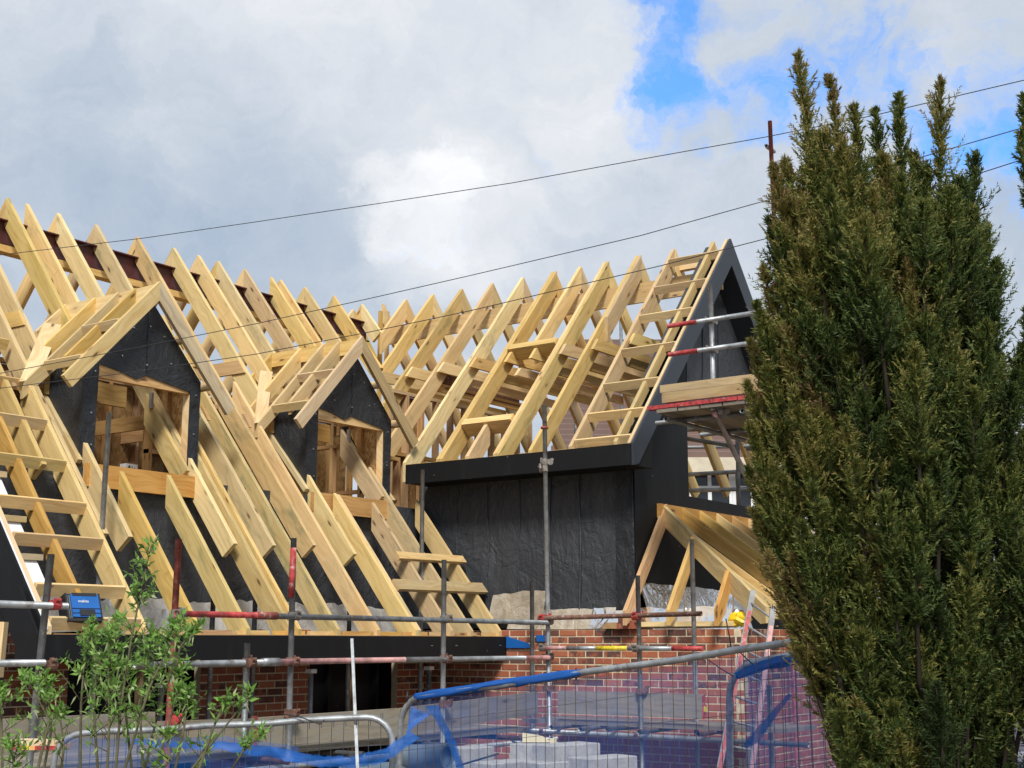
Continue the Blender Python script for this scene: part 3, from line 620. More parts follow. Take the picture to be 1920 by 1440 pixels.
studs(12.2, 12.65, 10.75, 3.6, 4.6, 'inner', .2)
# insulation pack seen through the left dormer
pk = box('insulation_pack', (9.31, 11.75, 4.02), (9.47, 11.85, 4.29), M['white'], None)
# ---- hipped lean-to roof at the corner
HA, HB = V((13.31, 7.40, 3.92)), V((12.38, 5.74, 2.74))
beam('wall_plate', (13.2, 7.395, 3.84), (17.0, 7.395, 3.84), .045, .16, M['orange'], house)
def slope(a, b, d, mat, name):
    a, b = V(a), V(b); h = V((b.x - a.x, b.y - a.y, 0)).normalized(); sd = V((-h.y, h.x, 0)) * .024
    p = (b - a).normalized(); dv = V((0, 0, -d / max(.3, math.hypot(p.x, p.y))))
    return prism(name, [a - sd, b - sd, b - sd + dv * .72, b - sd - h * .09 + dv * 1.0 + V((0, 0, .09 * abs(p.z) / math.hypot(p.x, p.y))), a - sd + dv], sd * 2, M[mat], house, p)
slope(HA, HB, .19, 'batten', 'hip_rafter')
slope(HA + V((.0, -.03, .0)), (12.38, 7.37, 2.72), .13, 'orange', 'jack_rafter')
for y in (6.85, 6.30):
    k = (HA.y - y) / (HA.y - HB.y); p = HA.lerp(HB, k); slope((p.x - .03, y, p.z - .01), (12.38, y, 2.72), .13, 'orange', 'jack_rafter')
for x in (13.72, 14.15, 14.58, 15.0, 15.45, 15.9): slope((x, 7.37, 3.91), (x, 5.74, 2.74), .15, 'orange' if x < 14 else 'pine', 'jack_rafter')
for k in (.35, .68):
    p = HA.lerp(HB, k); slope((p.x + .03, p.y + .0, p.z), (p.x + .03, 5.74, 2.74), .14, 'pine', 'jack_rafter')
beam('wall_plate', (12.6, 7.35, 2.58), (12.6, 6.2, 2.58), .1, .05, M['pine'], house)
for y in (6.82, 6.27): box('truss_clip', (12.63, y - .035, 2.72), (12.66, y - .03, 2.92), M['zinc'], house)
# ---- foil and plastic
grid('plastic_sheet', (12.60, 9.05, 2.535), (12.60, 7.95, 2.535), (12.68, 7.95, 2.76), (12.68, 9.05, 2.74), 30, 10, M['sheetb'], house, .016, 2.2, .03)
tag(grid('foil_sheet', (12.60, 7.95, 2.535), (12.60, 6.14, 2.535), (12.695, 6.14, 2.73), (12.695, 7.95, 2.77), 60, 10, M['foil'], house, .014, 2.0, .03), 'crumpled foil sheet on top of the side wall')
grid('foil_sheet', (12.74, 7.22, 2.50), (15.2, 7.22, 2.50), (15.2, 7.395, 3.00), (12.74, 7.395, 3.02), 60, 14, M['foil'], house, .014, 1.8, .015)
grid('plastic_sheet', (12.62, 9.35, 2.6), (12.60, 8.55, 2.6), (12.62, 8.52, 2.97), (12.66, 9.3, 2.93), 20, 10, M['sheetb'], house, .03, 2, .03)
tag(grid('plastic_sheet', (7.3, 10.20, 2.47), (12.4, 10.20, 2.47), (12.4, 10.36, 2.80), (7.3, 10.36, 2.80), 90, 10, M['sheet'], house, .05, 2.6, .06), 'loose grey plastic sheet behind the rafter feet')
prism('damp_proof_strip', [(12.54, 9.02, 2.46), (12.54, 8.72, 2.38), (12.54, 8.70, 2.33), (12.54, 9.02, 2.33)], (.02, 0, 0), M['bluep'], house)
prism('damp_proof_strip', [(12.54, 8.62, 2.47), (12.54, 8.50, 2.47), (12.54, 8.50, 2.40), (12.54, 8.60, 2.40)], (.02, 0, 0), M['bluep'], house)
for x in (8.0, 11.7, 12.2): box('truss_clip', (x, 9.5, 2.60), (x + .05, 9.505, 2.68), M['zinc'], house)
tag(pk, 'white insulation pack with black lettering inside the left dormer', 'insulation pack')
def lettering(txt, loc, size, rot, mat, parent):
    cu = bpy.data.curves.new('lettering', 'FONT'); cu.body = txt; cu.size = size; cu.extrude = .0015; cu.align_x = 'CENTER'; cu.align_y = 'CENTER'
    tmp = bpy.data.objects.new('tmp', cu); COL.objects.link(tmp); dg = bpy.context.evaluated_depsgraph_get()
    me = bpy.data.meshes.new_from_object(tmp.evaluated_get(dg)); bpy.data.objects.remove(tmp); me.materials.clear(); me.materials.append(mat)
    return link('lettering', me, parent, loc, rot)
lettering('AW', (9.39, 11.745, 4.23), .08, (math.pi / 2, .35, 0), M['blackp'], pk)

# ================================================================== loose boards on the rafters
def roofboard(x0, x1, y, w, label, mat):
    n = V((0, -math.sin(AL), math.cos(AL))); p = V((x0, y, zl(y))) + n * .021; q = V((x1, y + .01, zl(y + .01))) + n * .021
    return tag(beam('timber_board', p, q, w, .04, M[mat], None, n), label, 'board', 'boards laid across the rafters')
roofboard(11.40, 12.62, 9.70, .10, 'short clean timber board laid across rafters, the upper one', 'pine')
roofboard(11.06, 12.66, 9.43, .14, 'weathered timber board laid across rafters, the lower longer one', 'batten')

# ================================================================== scaffolding
TRD = .0242
def cyl_mesh(name, parts, mat):
    vs, fs = [], []
    for a, b, r, n in parts:
        v, f = tubemesh([a, b], r, n); k = len(vs); vs += v; fs += [[i + k for i in q] for q in f]
    me = bpy.data.meshes.new(name); me.from_pydata(vs, [], fs); me.materials.append(mat); return me
def coupmesh(mat):
    return cyl_mesh('coupler', [((0, 0, -.032), (0, 0, .032), .034, 10), ((-.032, -.052, 0), (.032, -.052, 0), .034, 10), ((.02, .0, .02), (.075, .01, .02), .009, 6), ((.052, .012, .0), (.052, .012, .05), .016, 6), ((.0, -.052, .028), (.0, -.10, .03), .009, 6), ((-.02, -.08, .03), (.02, -.08, .03), .015, 6)], mat)
CPM = [coupmesh(M['coup']), coupmesh(M['redp']), coupmesh(M['rust'])]
def coupler(parent, p, rz=0.0, k=0): return link('coupler', CPM[k], parent, p, (J(.1), J(.1), rz))
def std(parent, x, y, z0, z1, mat='galv', lean=(0, 0), name='standard'):
    return tube(name, [(x - lean[0], y - lean[1], z0), (x, y, z1)], TRD, M[mat], parent, 12, True)
def led(parent, a, b, mat='galv', name='ledger'): return tube(name, [a, b], TRD, M[mat], parent, 12, True)
sc = thing('scaffold', (9, 7.85, GZ), 'tube scaffold with guard rails running along the front eaves and side wall', 'scaffold')
SY, SX = 7.85, 11.6
for x, z, m, ln in ((5.64, 2.98, 'galvd', (.12, 0)), (6.74, 3.15, 'redrust', (.03, 0)), (7.94, 3.23, 'galvd', (-.02, 0)), (9.92, 3.15, 'galv', (.0, 0)), (SX, 4.86, 'galv', (-.06, .02))):
    std(sc, x, SY + .0, GZ, z, m, ln)
tube('standard', [(7.93, SY - .001, 2.75), (7.94, SY - .001, 3.15)], TRD + .0012, M['redp'], sc, 12)
std(sc, 7.42, SY - .05, 1.6, 2.39, 'galvd'); std(sc, SX, 6.75, GZ, 3.04, 'galvd', (-.03, 0)); std(sc, SX + .35, 5.55, GZ, 2.0, 'galv')
yr = SY - .055
led(sc, (4.2, yr, 2.645), (5.75, yr, 2.635)); led(sc, (6.70, yr, 2.60), (7.55, yr, 2.602), 'redp'); led(sc, (7.5, yr + .004, 2.598), (SX + .02, yr, 2.59), 'galvd')
tube('sleeve', [(7.50, yr, 2.60), (7.72, yr, 2.60)], .031, M['redrust'], sc, 10)
led(sc, (4.2, yr, 2.262), (5.60, yr, 2.262)); led(sc, (6.35, yr, 2.235), (7.72, yr, 2.243)); led(sc, (7.66, yr + .003, 2.243), (9.3, yr, 2.243), 'pinkt'); led(sc, (9.3, yr, 2.243), (11.15, yr, 2.24)); led(sc, (11.15, yr, 2.24), (SX + .02, yr, 2.24), 'pinkt')
tube('sleeve', [(7.58, yr, 2.243), (7.76, yr, 2.243)], .031, M['galv'], sc, 10)
xr = SX - .055
led(sc, (xr, SY + .05, 2.635), (xr, 6.03, 2.66), 'rust')
y = SY
for m, y2 in (('pinkt', 7.55), ('galv', 7.20), ('yelp', 6.84), ('galv', 6.35), ('redp', 6.02)): tube('ledger', [(xr, y, 2.335), (xr, y2, 2.335)], TRD, M[m], sc, 12); y = y2
for x in (5.66, 6.74, 7.94, 9.92, SX): coupler(sc, (x, SY, 2.60 if x > 6 else 2.64), 0, 1 if x in (5.66,) else 0); coupler(sc, (x, SY, 2.243), 0, random.choice((0, 2)))
coupler(sc, (7.42, SY - .05, 2.243), 0, 2)
for y2 in (SY, 6.75): coupler(sc, (SX, y2, 2.64), -math.pi / 2, 1); coupler(sc, (SX, y2, 2.335), -math.pi / 2, 0)
coupler(sc, (SX, SY, 4.25), 1, 0); coupler(sc, (SX, SY, 4.18), 2.5, 0); tube('sleeve', [(SX, SY, 4.60), (SX, SY, 4.625)], .04, M['redrust'], sc, 10)
# inner row against the wall, tops showing through the rafters
for x, y, z, m in ((7.52, 9.76, 4.40, 'galv'), (9.36, 9.75, 2.80, 'galvd'), (11.91, 9.75, 4.34, 'galv'), (10.72, 9.75, 2.80, 'galvd'), (12.2, 8.43, 3.05, 'galvd'), (12.2, 6.46, 3.42, 'galv'), (8.82, 9.75, 2.8, 'galvd')):
    std(sc, x, y, GZ, z, m, (.02 if x < 8 else 0, 0))
# toe boards and platform
def plank(a, b, w, d, parent, mat='board', name='platform_board', up=(0, 0, 1)): return beam(name, a, b, w, d, M[mat], parent, up)
for a, b, za, zb in ((4.1, 6.62, 1.80, 1.79), (6.5, 7.62, 1.725, 1.70), (7.63, 9.35, 1.705, 1.71), (9.37, 11.5, 1.71, 1.79)):
    plank((a, SY + .045 + J(.004), za), (b, SY + .045, zb), .036, .225, sc, 'board', 'toe_board')
box('end_band', (7.60, SY + .024, 1.60), (7.633, SY + .066, 1.83), M['redrust'], sc)
for y0, y1 in ((7.72, 6.09),): plank((SX + .045, y0, 1.80), (SX + .045, y1, 1.80), .036, .225, sc, 'board', 'toe_board')
box('end_band', (SX + .026, 6.075, 1.685), (SX + .066, 6.09, 1.915), M['redp'], sc); box('end_band', (SX + .026, 6.06, 1.75), (SX + .066, 6.075, 1.80), M['yelp'], sc)
for k in range(7):
    y = SY + .2 + k * .26; plank((4.1, y, 1.54), (11.4, y, 1.54), .24, .038, sc)
for k in range(3): plank((SX + .2 + k * .26, 8.2, 1.60), (SX + .2 + k * .26, 5.3, 1.60), .24, .038, sc)
for x in (5.2, 6.55, 7.75, 8.6, 9.75, 10.9): led(sc, (x, SY - .22, 1.488), (x, 10.0, 1.488), random.choice(('galvd', 'rust', 'galv')), 'transom')
for z, m in ((1.435, 'galv'), (1.18, 'galvd')): led(sc, (4.2, SY - .06, z), (SX + .1, SY - .06, z), m)
led(sc, (SX - .06, 8.3, 1.52), (SX - .06, 5.0, 1.50), 'galv')
for y, m in ((7.62, 'galv'), (7.28, 'galv'), (6.98, 'galvd'), (6.62, 'galvd'), (6.0, 'rust')): led(sc, (SX - .25, y, 1.57 + J(.01)), (12.4, y, 1.57), m, 'transom')
for x in (6.74, 7.94, 9.92): coupler(sc, (x, SY, 1.84), .3, 1 if x < 7 else 2)
for y in (7.85, 6.75): coupler(sc, (SX, y, 1.93), .3, 2); coupler(sc, (SX, y, 1.5), -math.pi / 2, 2)
# window props with white caps
for x, z, tone in ((8.12, 2.04, 'left of the red-rusted standard, behind the shrub'), (10.01, 2.13, 'at the left jamb of the second window'), (11.88, 2.13, 'in front of the brick near the inner corner')):
    pr = thing('prop_post', (x, 9.6, GZ), 'grey prop with white cap ' + tone, 'prop', 'window props')
    tube('post', [(x, 9.6, GZ), (x, 9.6, z - .04)], .026, M['galv'], pr, 10); box('cap', (x - .04, 9.56, z - .04), (x + .04, 9.64, z), M['white'], pr)

# gable platform scaffold
gs = thing('scaffold', (13.4, 6.1, GZ), 'scaffold platform with guard rails in front of the black gable', 'scaffold')
GX = 11.95
for z in (5.60, 5.30):
    led(gs, (GX, 5.15, z), (GX, 6.20, z)); led(gs, (GX, 6.20, z), (GX, 6.54, z), 'redp'); coupler(gs, (GX + .05, 6.07, z), math.pi / 2)
    led(gs, (GX + .05, 5.5, z - .05), (17, 5.5, z - .05))
std(gs, GX + .055, 6.07, 4.92, 5.99, 'galv'); tube('standard', [(GX + .055, 6.07, 4.62), (GX + .055, 6.07, 4.92)], TRD, M['pinkt'], gs, 12)
coupler(gs, (GX + .055, 6.07, 4.93), .4)
box('toe_board', (GX - .02, 5.3, 4.80), (GX + .018, 6.62, 4.905), M['batten'], gs, (0, 1, 0)); box('toe_board', (GX - .021, 5.3, 4.907), (GX + .019, 6.64, 4.985), M['batten'], gs, (0, 1, 0))
for a, b in ((6.78, 6.42), (6.42, 6.05), (6.05, 5.75), (5.75, 5.4)): box('end_band', (GX - .055 + J(.01), b + .01, 4.735 + J(.005)), (GX + .05, a, 4.775), M['redp'], gs)
for k in range(5): plank((GX - .05, 5.55 + k * .25, 4.712), (17, 5.55 + k * .25, 4.712), .235, .036, gs)
for y in (5.7, 6.55): led(gs, (GX - .08, y, 4.62), (17.2, y, 4.62), 'galvd')
for x in (12.3, 13.3, 14.4): led(gs, (x, 5.2, 4.665), (x, 6.9, 4.665), 'galvd', 'transom')
led(gs, (GX + .02, 6.05, 4.66), (13.35, 6.05, 3.45), 'galv', 'brace'); tube('brace', [(GX + .02, 6.0499, 4.66), (12.55, 6.0499, 4.171)], TRD + .001, M['pinkt'], gs, 12)
for p in ((GX, 6.05, 4.70), (GX + .06, 6.0, 4.66)): coupler(gs, p, .9)
std(gs, 13.42, 5.98, GZ, 8.19, 'redrust', (-.08, 0)); led(gs, (13.40, 6.03, 7.9), (13.62, 6.03, 7.9), 'galv'); std(gs, 14.4, 5.6, GZ, 7.0, 'galv')

# scaffold behind, seen through the roof
bs = thing('scaffold', (20, 12, GZ), 'distant grey scaffold seen through the open gable wall', 'scaffold')
def bt(p0, p1, dpt, m='galv', r=TRD, name='tube'): return tube(name, [at(*p0, dpt), at(*p1, dpt)], r, M[m], bs, 8)
bt((1164, 590), (1168, 950), 20, 'galvd', .026, 'standard'); bt((1078, 700), (1082, 950), 19.5, 'galvd', .026, 'standard'); bt((1250, 760), (1254, 960), 20, 'galvd', .026, 'standard'); bt((1382, 790), (1386, 990), 18, 'galvd', .03, 'standard')
bt((1050, 842), (1500, 836), 20.05, 'galvd', .026, 'ledger'); bt((1285, 806), (1420, 800), 18.1, 'galv', .03, 'ledger'); bt((1285, 822), (1460, 850), 18.2, 'galvd', .03, 'ledger'); bt((1285, 890), (1500, 878), 18.3, 'galv', .03, 'ledger'); bt((1285, 920), (1500, 914), 18.3, 'galv', .03, 'ledger')
bt((1085, 745), (1118, 752), 19.4, 'yelp', .026, 'ledger'); bt((1100, 775), (1112, 777), 19.4, 'yelp', .026, 'ledger')
bt((770, 912), (800, 912), 19, 'galv', .03, 'ledger'); bt((770, 935), (800, 935), 19, 'galv', .03, 'ledger')

# ================================================================== neighbour's house
nb = thing('neighbour_house', at(1330, 1203, 27) - V((0, 0, 2)), 'neighbouring house with brown tiled roof seen through the open timbers', 'house')
e0, e1 = at(1030, 858, 25), at(1560, 850, 25); e1.z = e0.z; rise = V((0, 0, 3.2)) + FH * 4.2
r0 = e0 + (e1 - e0) * .17 + rise; r1 = e1 + rise
mesh('roof', [e0, e1, r1, r0], [[0, 1, 2, 3]], M['tile'], nb)
nrow = 24; roof = nb.children[0]
for k in range(nrow):                      # tile courses, each a stepped strip
    u0, u1 = k / nrow, (k + 1) / nrow; a = e0.lerp(r0, u0); b = e1.lerp(r1, u0); a2 = e0.lerp(r0, u1); b2 = e1.lerp(r1, u1); nn = V((0, 0, 1))
    mesh('tile_course', [a + nn * .11, b + nn * .11, b2 + nn * .02, a2 + nn * .02, a, b], [[0, 1, 2, 3], [4, 5, 1, 0]], M['tile'], roof)
dn = V((0, 0, -1)); fo = -FH * .02
prism('fascia', [e0 + fo, e1 + fo, e1 + fo + dn * .3, e0 + fo + dn * .3], -FH * .03, M['render'], nb)
prism('wall', [e0 + FH * .35 + dn * .2, e1 + FH * .35 + dn * .2, V((e1.x, e1.y, GZ)) + FH * .35, V((e0.x, e0.y, GZ)) + FH * .35], FH * .2, M['render'], nb)
prism('wall', [e0 + FH * .33 + dn * .25, e1 + FH * .33 + dn * .25, e1 + FH * .33 + dn * .5, e0 + FH * .33 + dn * .5], FH * .01, M['blackp'], nb)
for px in (1340, 1420, 1500):
    c = at(px, 915, 25.3); s = RT
    wn = prism('window', [c - s * .45 + V((0, 0, .45)), c + s * .3 + V((0, 0, .45)), c + s * .3 - V((0, 0, .55)), c - s * .45 - V((0, 0, .55))], FH * .03, M['glass'], nb)
    for a, b in ((-.45, .45), (-.45, -.0), (-.45, -.55)):
        beam('frame', c - s * .45 + V((0, 0, b)) - FH * .02, c + s * .3 + V((0, 0, b)) - FH * .02, .05, .07, M['white'], wn)
    for a in (-.45, -.1, .3): beam('frame', c + s * a + V((0, 0, .45)) - FH * .021, c + s * a - V((0, 0, .55)) - FH * .021, .05, .07, M['white'], wn, RT)

# ================================================================== overhead cables
WA = [(-60, 486), (0, 478), (265, 447), (480, 416), (720, 380), (960, 343), (1200, 299), (1435, 257), (1640, 216), (1930, 148)]
WB = [(-60, 712), (0, 700), (240, 655), (480, 607), (700, 558), (880, 517), (1200, 442), (1440, 375), (1640, 320), (1930, 236)]
WC = [(-60, 736), (0, 728), (240, 699), (480, 664), (700, 621), (880, 583), (1240, 498), (1465, 440), (1640, 388), (1930, 295)]
for pts, lb, dp in ((WA, 'highest of the three thin black overhead cables', 10.6), (WB, 'middle one of the three thin black overhead cables', 10.4), (WC, 'lowest of the three thin black overhead cables', 10.2)):
    q = [at(x, y, dp - 3.0 * (x - 300) / 1600) for x, y in pts]
    q = [q[0] + (q[0] - q[1]).normalized() * 14 + V((0, 0, .2))] + q + [q[-1] + (q[-1] - q[-2]).normalized() * 6 + V((0, 0, .1))]
    tag(tube('overhead_cable', q, .0029, M['cable'], None, 6), lb, 'cable', 'overhead cables')

# ================================================================== site fence
def fence(name_label, pl, pr, roundl, roundr, spacing=.075):
    """pl, pr: top corners; the frame bends down at rounded corners"""
    f = thing('fence_panel', ((pl.x + pr.x) / 2, (pl.y + pr.y) / 2, GZ), name_label, 'fence panel', 'temporary fence panels')
    a = (pr - pl); L = a.length; a.normalize(); dn = V((0, 0, -1)); R = .17; pts = []
    H = min(pl.z, pr.z) - GZ - .05
    if roundl:
        pts += [pl + dn * H, pl + dn * (R + .35) - a * .01, pl + dn * R]
        for k in range(1, 6): th = math.pi / 2 * k / 6; pts.append(pl + dn * (R - R * math.sin(th)) + a * (R - R * math.cos(th)))
        pts.append(pl + a * R)
    else: pts.append(pl)
    for k in range(1, 9): pts.append(pl.lerp(pr, (R + (L - 2 * R) * k / 9) / L) + V((0, 0, .005 * math.sin(k * 1.9))))
    if roundr:
        pts.append(pr - a * R)
        for k in range(1, 6): th = math.pi / 2 * k / 6; pts.append(pr - a * (R - R * math.sin(th)) + dn * (R - R * math.cos(th)))
        pts += [pr + dn * R, pr + dn * (R + .35), pr + dn * H]
    else: pts.append(pr)
    tube('frame', pts, .0195, M['galv'], f, 10)
    vs, fs = [], []
    def wire(p, q, r=.0019):
        v, g = tubemesh([p, q], r, 4); k = len(vs); vs.extend(v); fs.extend([[i + k for i in x] for x in g])
    n = int(L / spacing)
    for k in range(1, n):
        p = pl + a * (L * k / n); s = .012 * math.sin(k * .7); wire(p + V((0, 0, .02)), p + dn * H + a * .02 * math.sin(k)); wire(p + a * .012 + V((0, 0, .021)), p + a * .012 + V((0, 0, -.05)))
    for z in (.16, .32, .58, .80, 1.1, 1.35): wire(pl + dn * z, pr + dn * (z + .01))
    tag(mesh('wire_infill', vs, fs, M['wire'], f), None, None, None, 'stuff')
    return f
A0, A1 = at(752, 1312, 8.9), at(1640, 1182, 6.75)
C0, C1 = at(104, 1378, 8.6), at(737, 1342, 8.45)
B0, B1 = at(1366, 1252, 7.75), at(2000, 1130, 6.3)
fa = fence('centre wire fence panel with blue netting rolled along its top rail', A0, A1, True, False)
fc = fence('left wire fence panel with rounded corner and sagging blue net', C0, C1, True, True)
fb = fence('wire fence panel going behind the conifer on the right', B0, B1, True, False)
def strip(name, tops, bots, mat, label, amp=.02, nu=60, nv=10, cat='netting', freq=6):
    """a hanging cloth between two polylines of world points"""
    def samp(P, u):
        k = u * (len(P) - 1); i = min(int(k), len(P) - 2); return P[i].lerp(P[i + 1], k - i)
    def smooth(P): return P
    vs, uv = [], []
    for j in range(nv + 1):
        for i in range(nu + 1):
            u, v = i / nu, j / nv; p = samp(tops, u).lerp(samp(bots, u), v); q = p * freq
            p = p - FH * (amp * (noise.noise(q) + .5 * noise.noise(q * 3))) + V((0, 0, amp * .4 * noise.noise(q * 2 + V((9, 0, 0)))))
            vs.append(p); uv.append((u * 4, v * 1.2))
    fs = [[j * (nu + 1) + i, j * (nu + 1) + i + 1, (j + 1) * (nu + 1) + i + 1, (j + 1) * (nu + 1) + i] for j in range(nv) for i in range(nu)]
    return tag(mesh(name, vs, fs, mat, None, None, True, uv), label, cat, 'blue debris netting')
off = -FH * .03
def on_a(u, dz): return A0.lerp(A1, u) + V((0, 0, dz))
strip('debris_netting', [on_a(.02 + .80 * k / 8, -.03) + FH * .03 for k in range(9)], [on_a(.02 + .80 * k / 8, -1.35) + FH * .03 for k in range(9)], M['net'], 'see-through blue netting stretched over the centre fence panel', .012, 80, 20)
def roll(pts, r, label, name='netting_roll'):
    vs, fs = [], []; n = 14; K = 70
    def samp(u):
        k = u * (len(pts) - 1); i = min(int(k), len(pts) - 2); return pts[i].lerp(pts[i + 1], k - i)
    P = [samp(k / (K - 1)) for k in range(K)]
    v, f = tubemesh(P, [r * (.85 + .35 * noise.noise(p * 3)) * min(1, .25 + 4 * (1 - i / (K - 1))) for i, p in enumerate(P)], n); uv = []
    for i, q in enumerate(v):
        k, j = divmod(i, n); c = P[min(k, K - 1)]; v[i] = c + (q - c) * (1 + .28 * math.sin(j * 2.4 + k * .15) + .15 * noise.noise(q * 14)); uv.append((k * .06, j * .05))
    return tag(mesh(name, v, f, M['netd'], None, None, True, uv), label, 'netting', 'blue debris netting')
roll([on_a(.04 + .46 * k / 6, .004) for k in range(7)], .0265, 'bright blue netting rolled round the top rail of the centre fence panel')
def pxs(lst, dp): return [at(x, y, dp(x) if callable(dp) else dp) for x, y in lst]
strip('debris_netting', pxs([(772, 1318), (790, 1330), (812, 1335)], 8.75), pxs([(760, 1385), (768, 1372), (772, 1366)], 8.7), M['nets'], 'short bunched blue net hanging at the corner of the centre fence panel', .03, 16, 20)
strip('debris_netting', pxs([(795, 1325), (812, 1345), (838, 1392), (858, 1450)], 8.72), pxs([(822, 1322), (832, 1345), (856, 1392), (874, 1450)], 8.7), M['nets'], 'twisted strip of blue net trailing down the centre fence panel', .025, 24, 8)
strip('debris_netting', pxs([(250, 1385), (330, 1388), (420, 1390), (500, 1396), (560, 1410), (650, 1418), (720, 1402), (765, 1370)], 8.35), pxs([(250, 1397), (330, 1402), (420, 1408), (500, 1420), (560, 1432), (650, 1444), (720, 1432), (790, 1385)], 8.35), M['nets'], 'bright blue net bunched into a sagging band on the left fence panel', .03, 90, 10)
strip('debris_netting', pxs([(120, 1384), (260, 1384), (430, 1380), (560, 1400)], 8.42), pxs([(120, 1480), (260, 1480), (430, 1480), (560, 1480)], 8.42), M['net'], 'see-through dark blue net behind the green shrub on the left fence panel', .02, 60, 14)
off_b = FH * -.035
strip('debris_netting', [B0.lerp(B1, .05 + .9 * k / 6) + V((0, 0, -.02)) + off_b for k in range(7)], [B0.lerp(B1, .05 + .9 * k / 6) + V((0, 0, -1.3)) + off_b for k in range(7)], M['netb'], 'see-through blue netting on the fence panel behind the conifer', .015, 50, 18)
roll([B0.lerp(B1, .03 + .6 * k / 6) + V((0, 0, -.02 + (.0 if k else -.03))) for k in range(7)], .03, 'dark blue net bunched on the rail beside the conifer')
strip('debris_netting', pxs([(1478, 1300), (1440, 1340), (1405, 1378), (1392, 1400)], 7.3), pxs([(1486, 1304), (1450, 1352), (1425, 1392), (1400, 1404)], 7.3), M['nets'], 'diagonal twisted blue net beside the lower right conifer', .015, 20, 5)
for (x, y), (x2, y2), dp, lb in (((1322, 1233), (1375, 1268), 7.7, 'leftmost black tie cord on the centre fence rail'), ((1378, 1213), (1412, 1246), 7.5, 'rightmost black tie cord on the centre fence rail'), ((1361, 1160), (1372, 1222), 7.6, 'thin upright black cord above the centre fence rail')):
    tag(tube('tie_cord', [at(x, y, dp), at((x + x2) / 2 + 1, (y + y2) / 2 + 2, dp - .01), at(x2, y2, dp)], .0035, M['blackp'], None, 6), lb, 'cord')
for k, (px, py) in enumerate(((764, 1308), (1080, 1265))):
    c = at(px, py, 8.86 if k == 0 else 8.1); tag(tube('cable_tie', [c + V((0, 0, .035)), c - FH * .045, c - V((0, 0, .03))], .006, M['blackp'], None, 6), ('black tie at the left corner of the centre fence', 'black tie in the middle of the rolled blue netting')[k], 'tie')
tag(tube('tie_cord', [at(528, 1338, 8.5), at(565, 1345, 8.45), at(600, 1358, 8.4), at(608, 1350, 8.4)], .004, M['blackp'], None, 6), 'black cord looped over the left fence rail', 'cord')

# thin upright angle bar, pipe, block stack
a0, a1 = at(669, 1480, 8.2), at(657, 1197, 8.9)
tag(prism('angle_bar', [a0, a0 + RT * .019, a0 + RT * .019 + FH * .003, a0 + RT * .004 + FH * .003, a0 + RT * .004 + FH * .024, a0 + FH * .024], a1 - a0, M['galv'], None, a1 - a0), 'thin bright metal angle bar standing upright behind the left fence', 'metal bar')
pp = [at(752, 1420, 9.6), at(842, 1419, 9.3)]
tag(tube('drain_pipe', pp, .085, M['pipe'], None, 20, True), 'short fat grey-blue pipe lying behind the fence corner', 'pipe')
tag(tube('drain_pipe', [at(640, 1452, 9.7), at(800, 1440, 9.5)], .06, M['pipe'], None, 16, True), 'second grey-blue pipe lying below the sagging net', 'pipe')
yb = math.atan2(FH.y, FH.x)
def block(px, py, dp, rot, label, sz=(.44, .215, .14)):
    c = at(px, py - 5, dp); m = Matrix.Rotation(rot, 3, 'Z'); x, y, z = sz[0] / 2, sz[1] / 2, sz[2]; b = .006
    P = [m @ V(q) for q in ((-x + b, -y + b, 0), (x - b, -y + b, 0), (x - b, y - b, 0), (-x + b, y - b, 0), (-x, -y, -b), (x, -y, -b), (x, y, -b), (-x, y, -b), (-x, -y, -z), (x, -y, -z), (x, y, -z), (-x, y, -z))]
    fs = [[0, 1, 2, 3], [4, 5, 1, 0], [5, 6, 2, 1], [6, 7, 3, 2], [7, 4, 0, 3], [8, 9, 5, 4], [9, 10, 6, 5], [10, 11, 7, 6], [11, 8, 4, 7], [11, 10, 9, 8]]
    return tag(mesh('concrete_block', [c + p for p in P], fs, M['conc'], None), label, 'block', 'concrete blocks behind the fence')
R1 = YAW - math.radians(52)
block(1062, 1399, 9.6, R1 + .05, 'large grey block on top, nearest to the fence')
block(1003, 1398, 10.0, R1 + .3, 'grey block carrying the cream foam offcut', (.32, .215, .16))
block(1130, 1423, 9.5, R1, 'flat grey block at the right end of the stack')
block(1040, 1431, 9.5, R1 - .02, 'flat grey block just under the top block')
block(945, 1432, 9.7, R1 + .1, 'flat grey block at the left end of the stack')
block(880, 1405, 10.2, R1 + .1, 'separate grey block beside the fat pipe', (.3, .215, .2))
for r in range(5):
    for k in range(4):
        block(905 + 75 * k + J(8), 1440 + 14 + r * 38, 9.75, R1 + J(.05), 'grey block in the lower courses of the stack')
cf = at(1003, 1393, 9.98)
tag(prism('foam_offcut', [cf + V((0, 0, .004)) - RT * .09, cf + V((0, 0, .004)) + RT * .12, cf + V((0, 0, .045)) + RT * .05, cf + V((0, 0, .065)) - RT * .09], FH * .10, M['cream'], None), 'cream foam offcut lying on the block stack', 'foam offcut')
cf = at(1036, 1393, 9.75)
tag(prism('foam_offcut', [cf - RT * .02 - V((0, 0, .05)), cf + RT * .025 - V((0, 0, .05)), cf + RT * .028 + V((0, 0, .03)), cf - RT * .018 + V((0, 0, .03))], FH * .03, M['cream'], None), 'small cream foam strip standing between two blocks', 'foam offcut')
tag(tube('steel_rod', [at(855, 1437, 9.0), at(935, 1413, 8.9)], .006, M['blackp'], None, 6), 'thin black rod lying across the blocks', 'rod')
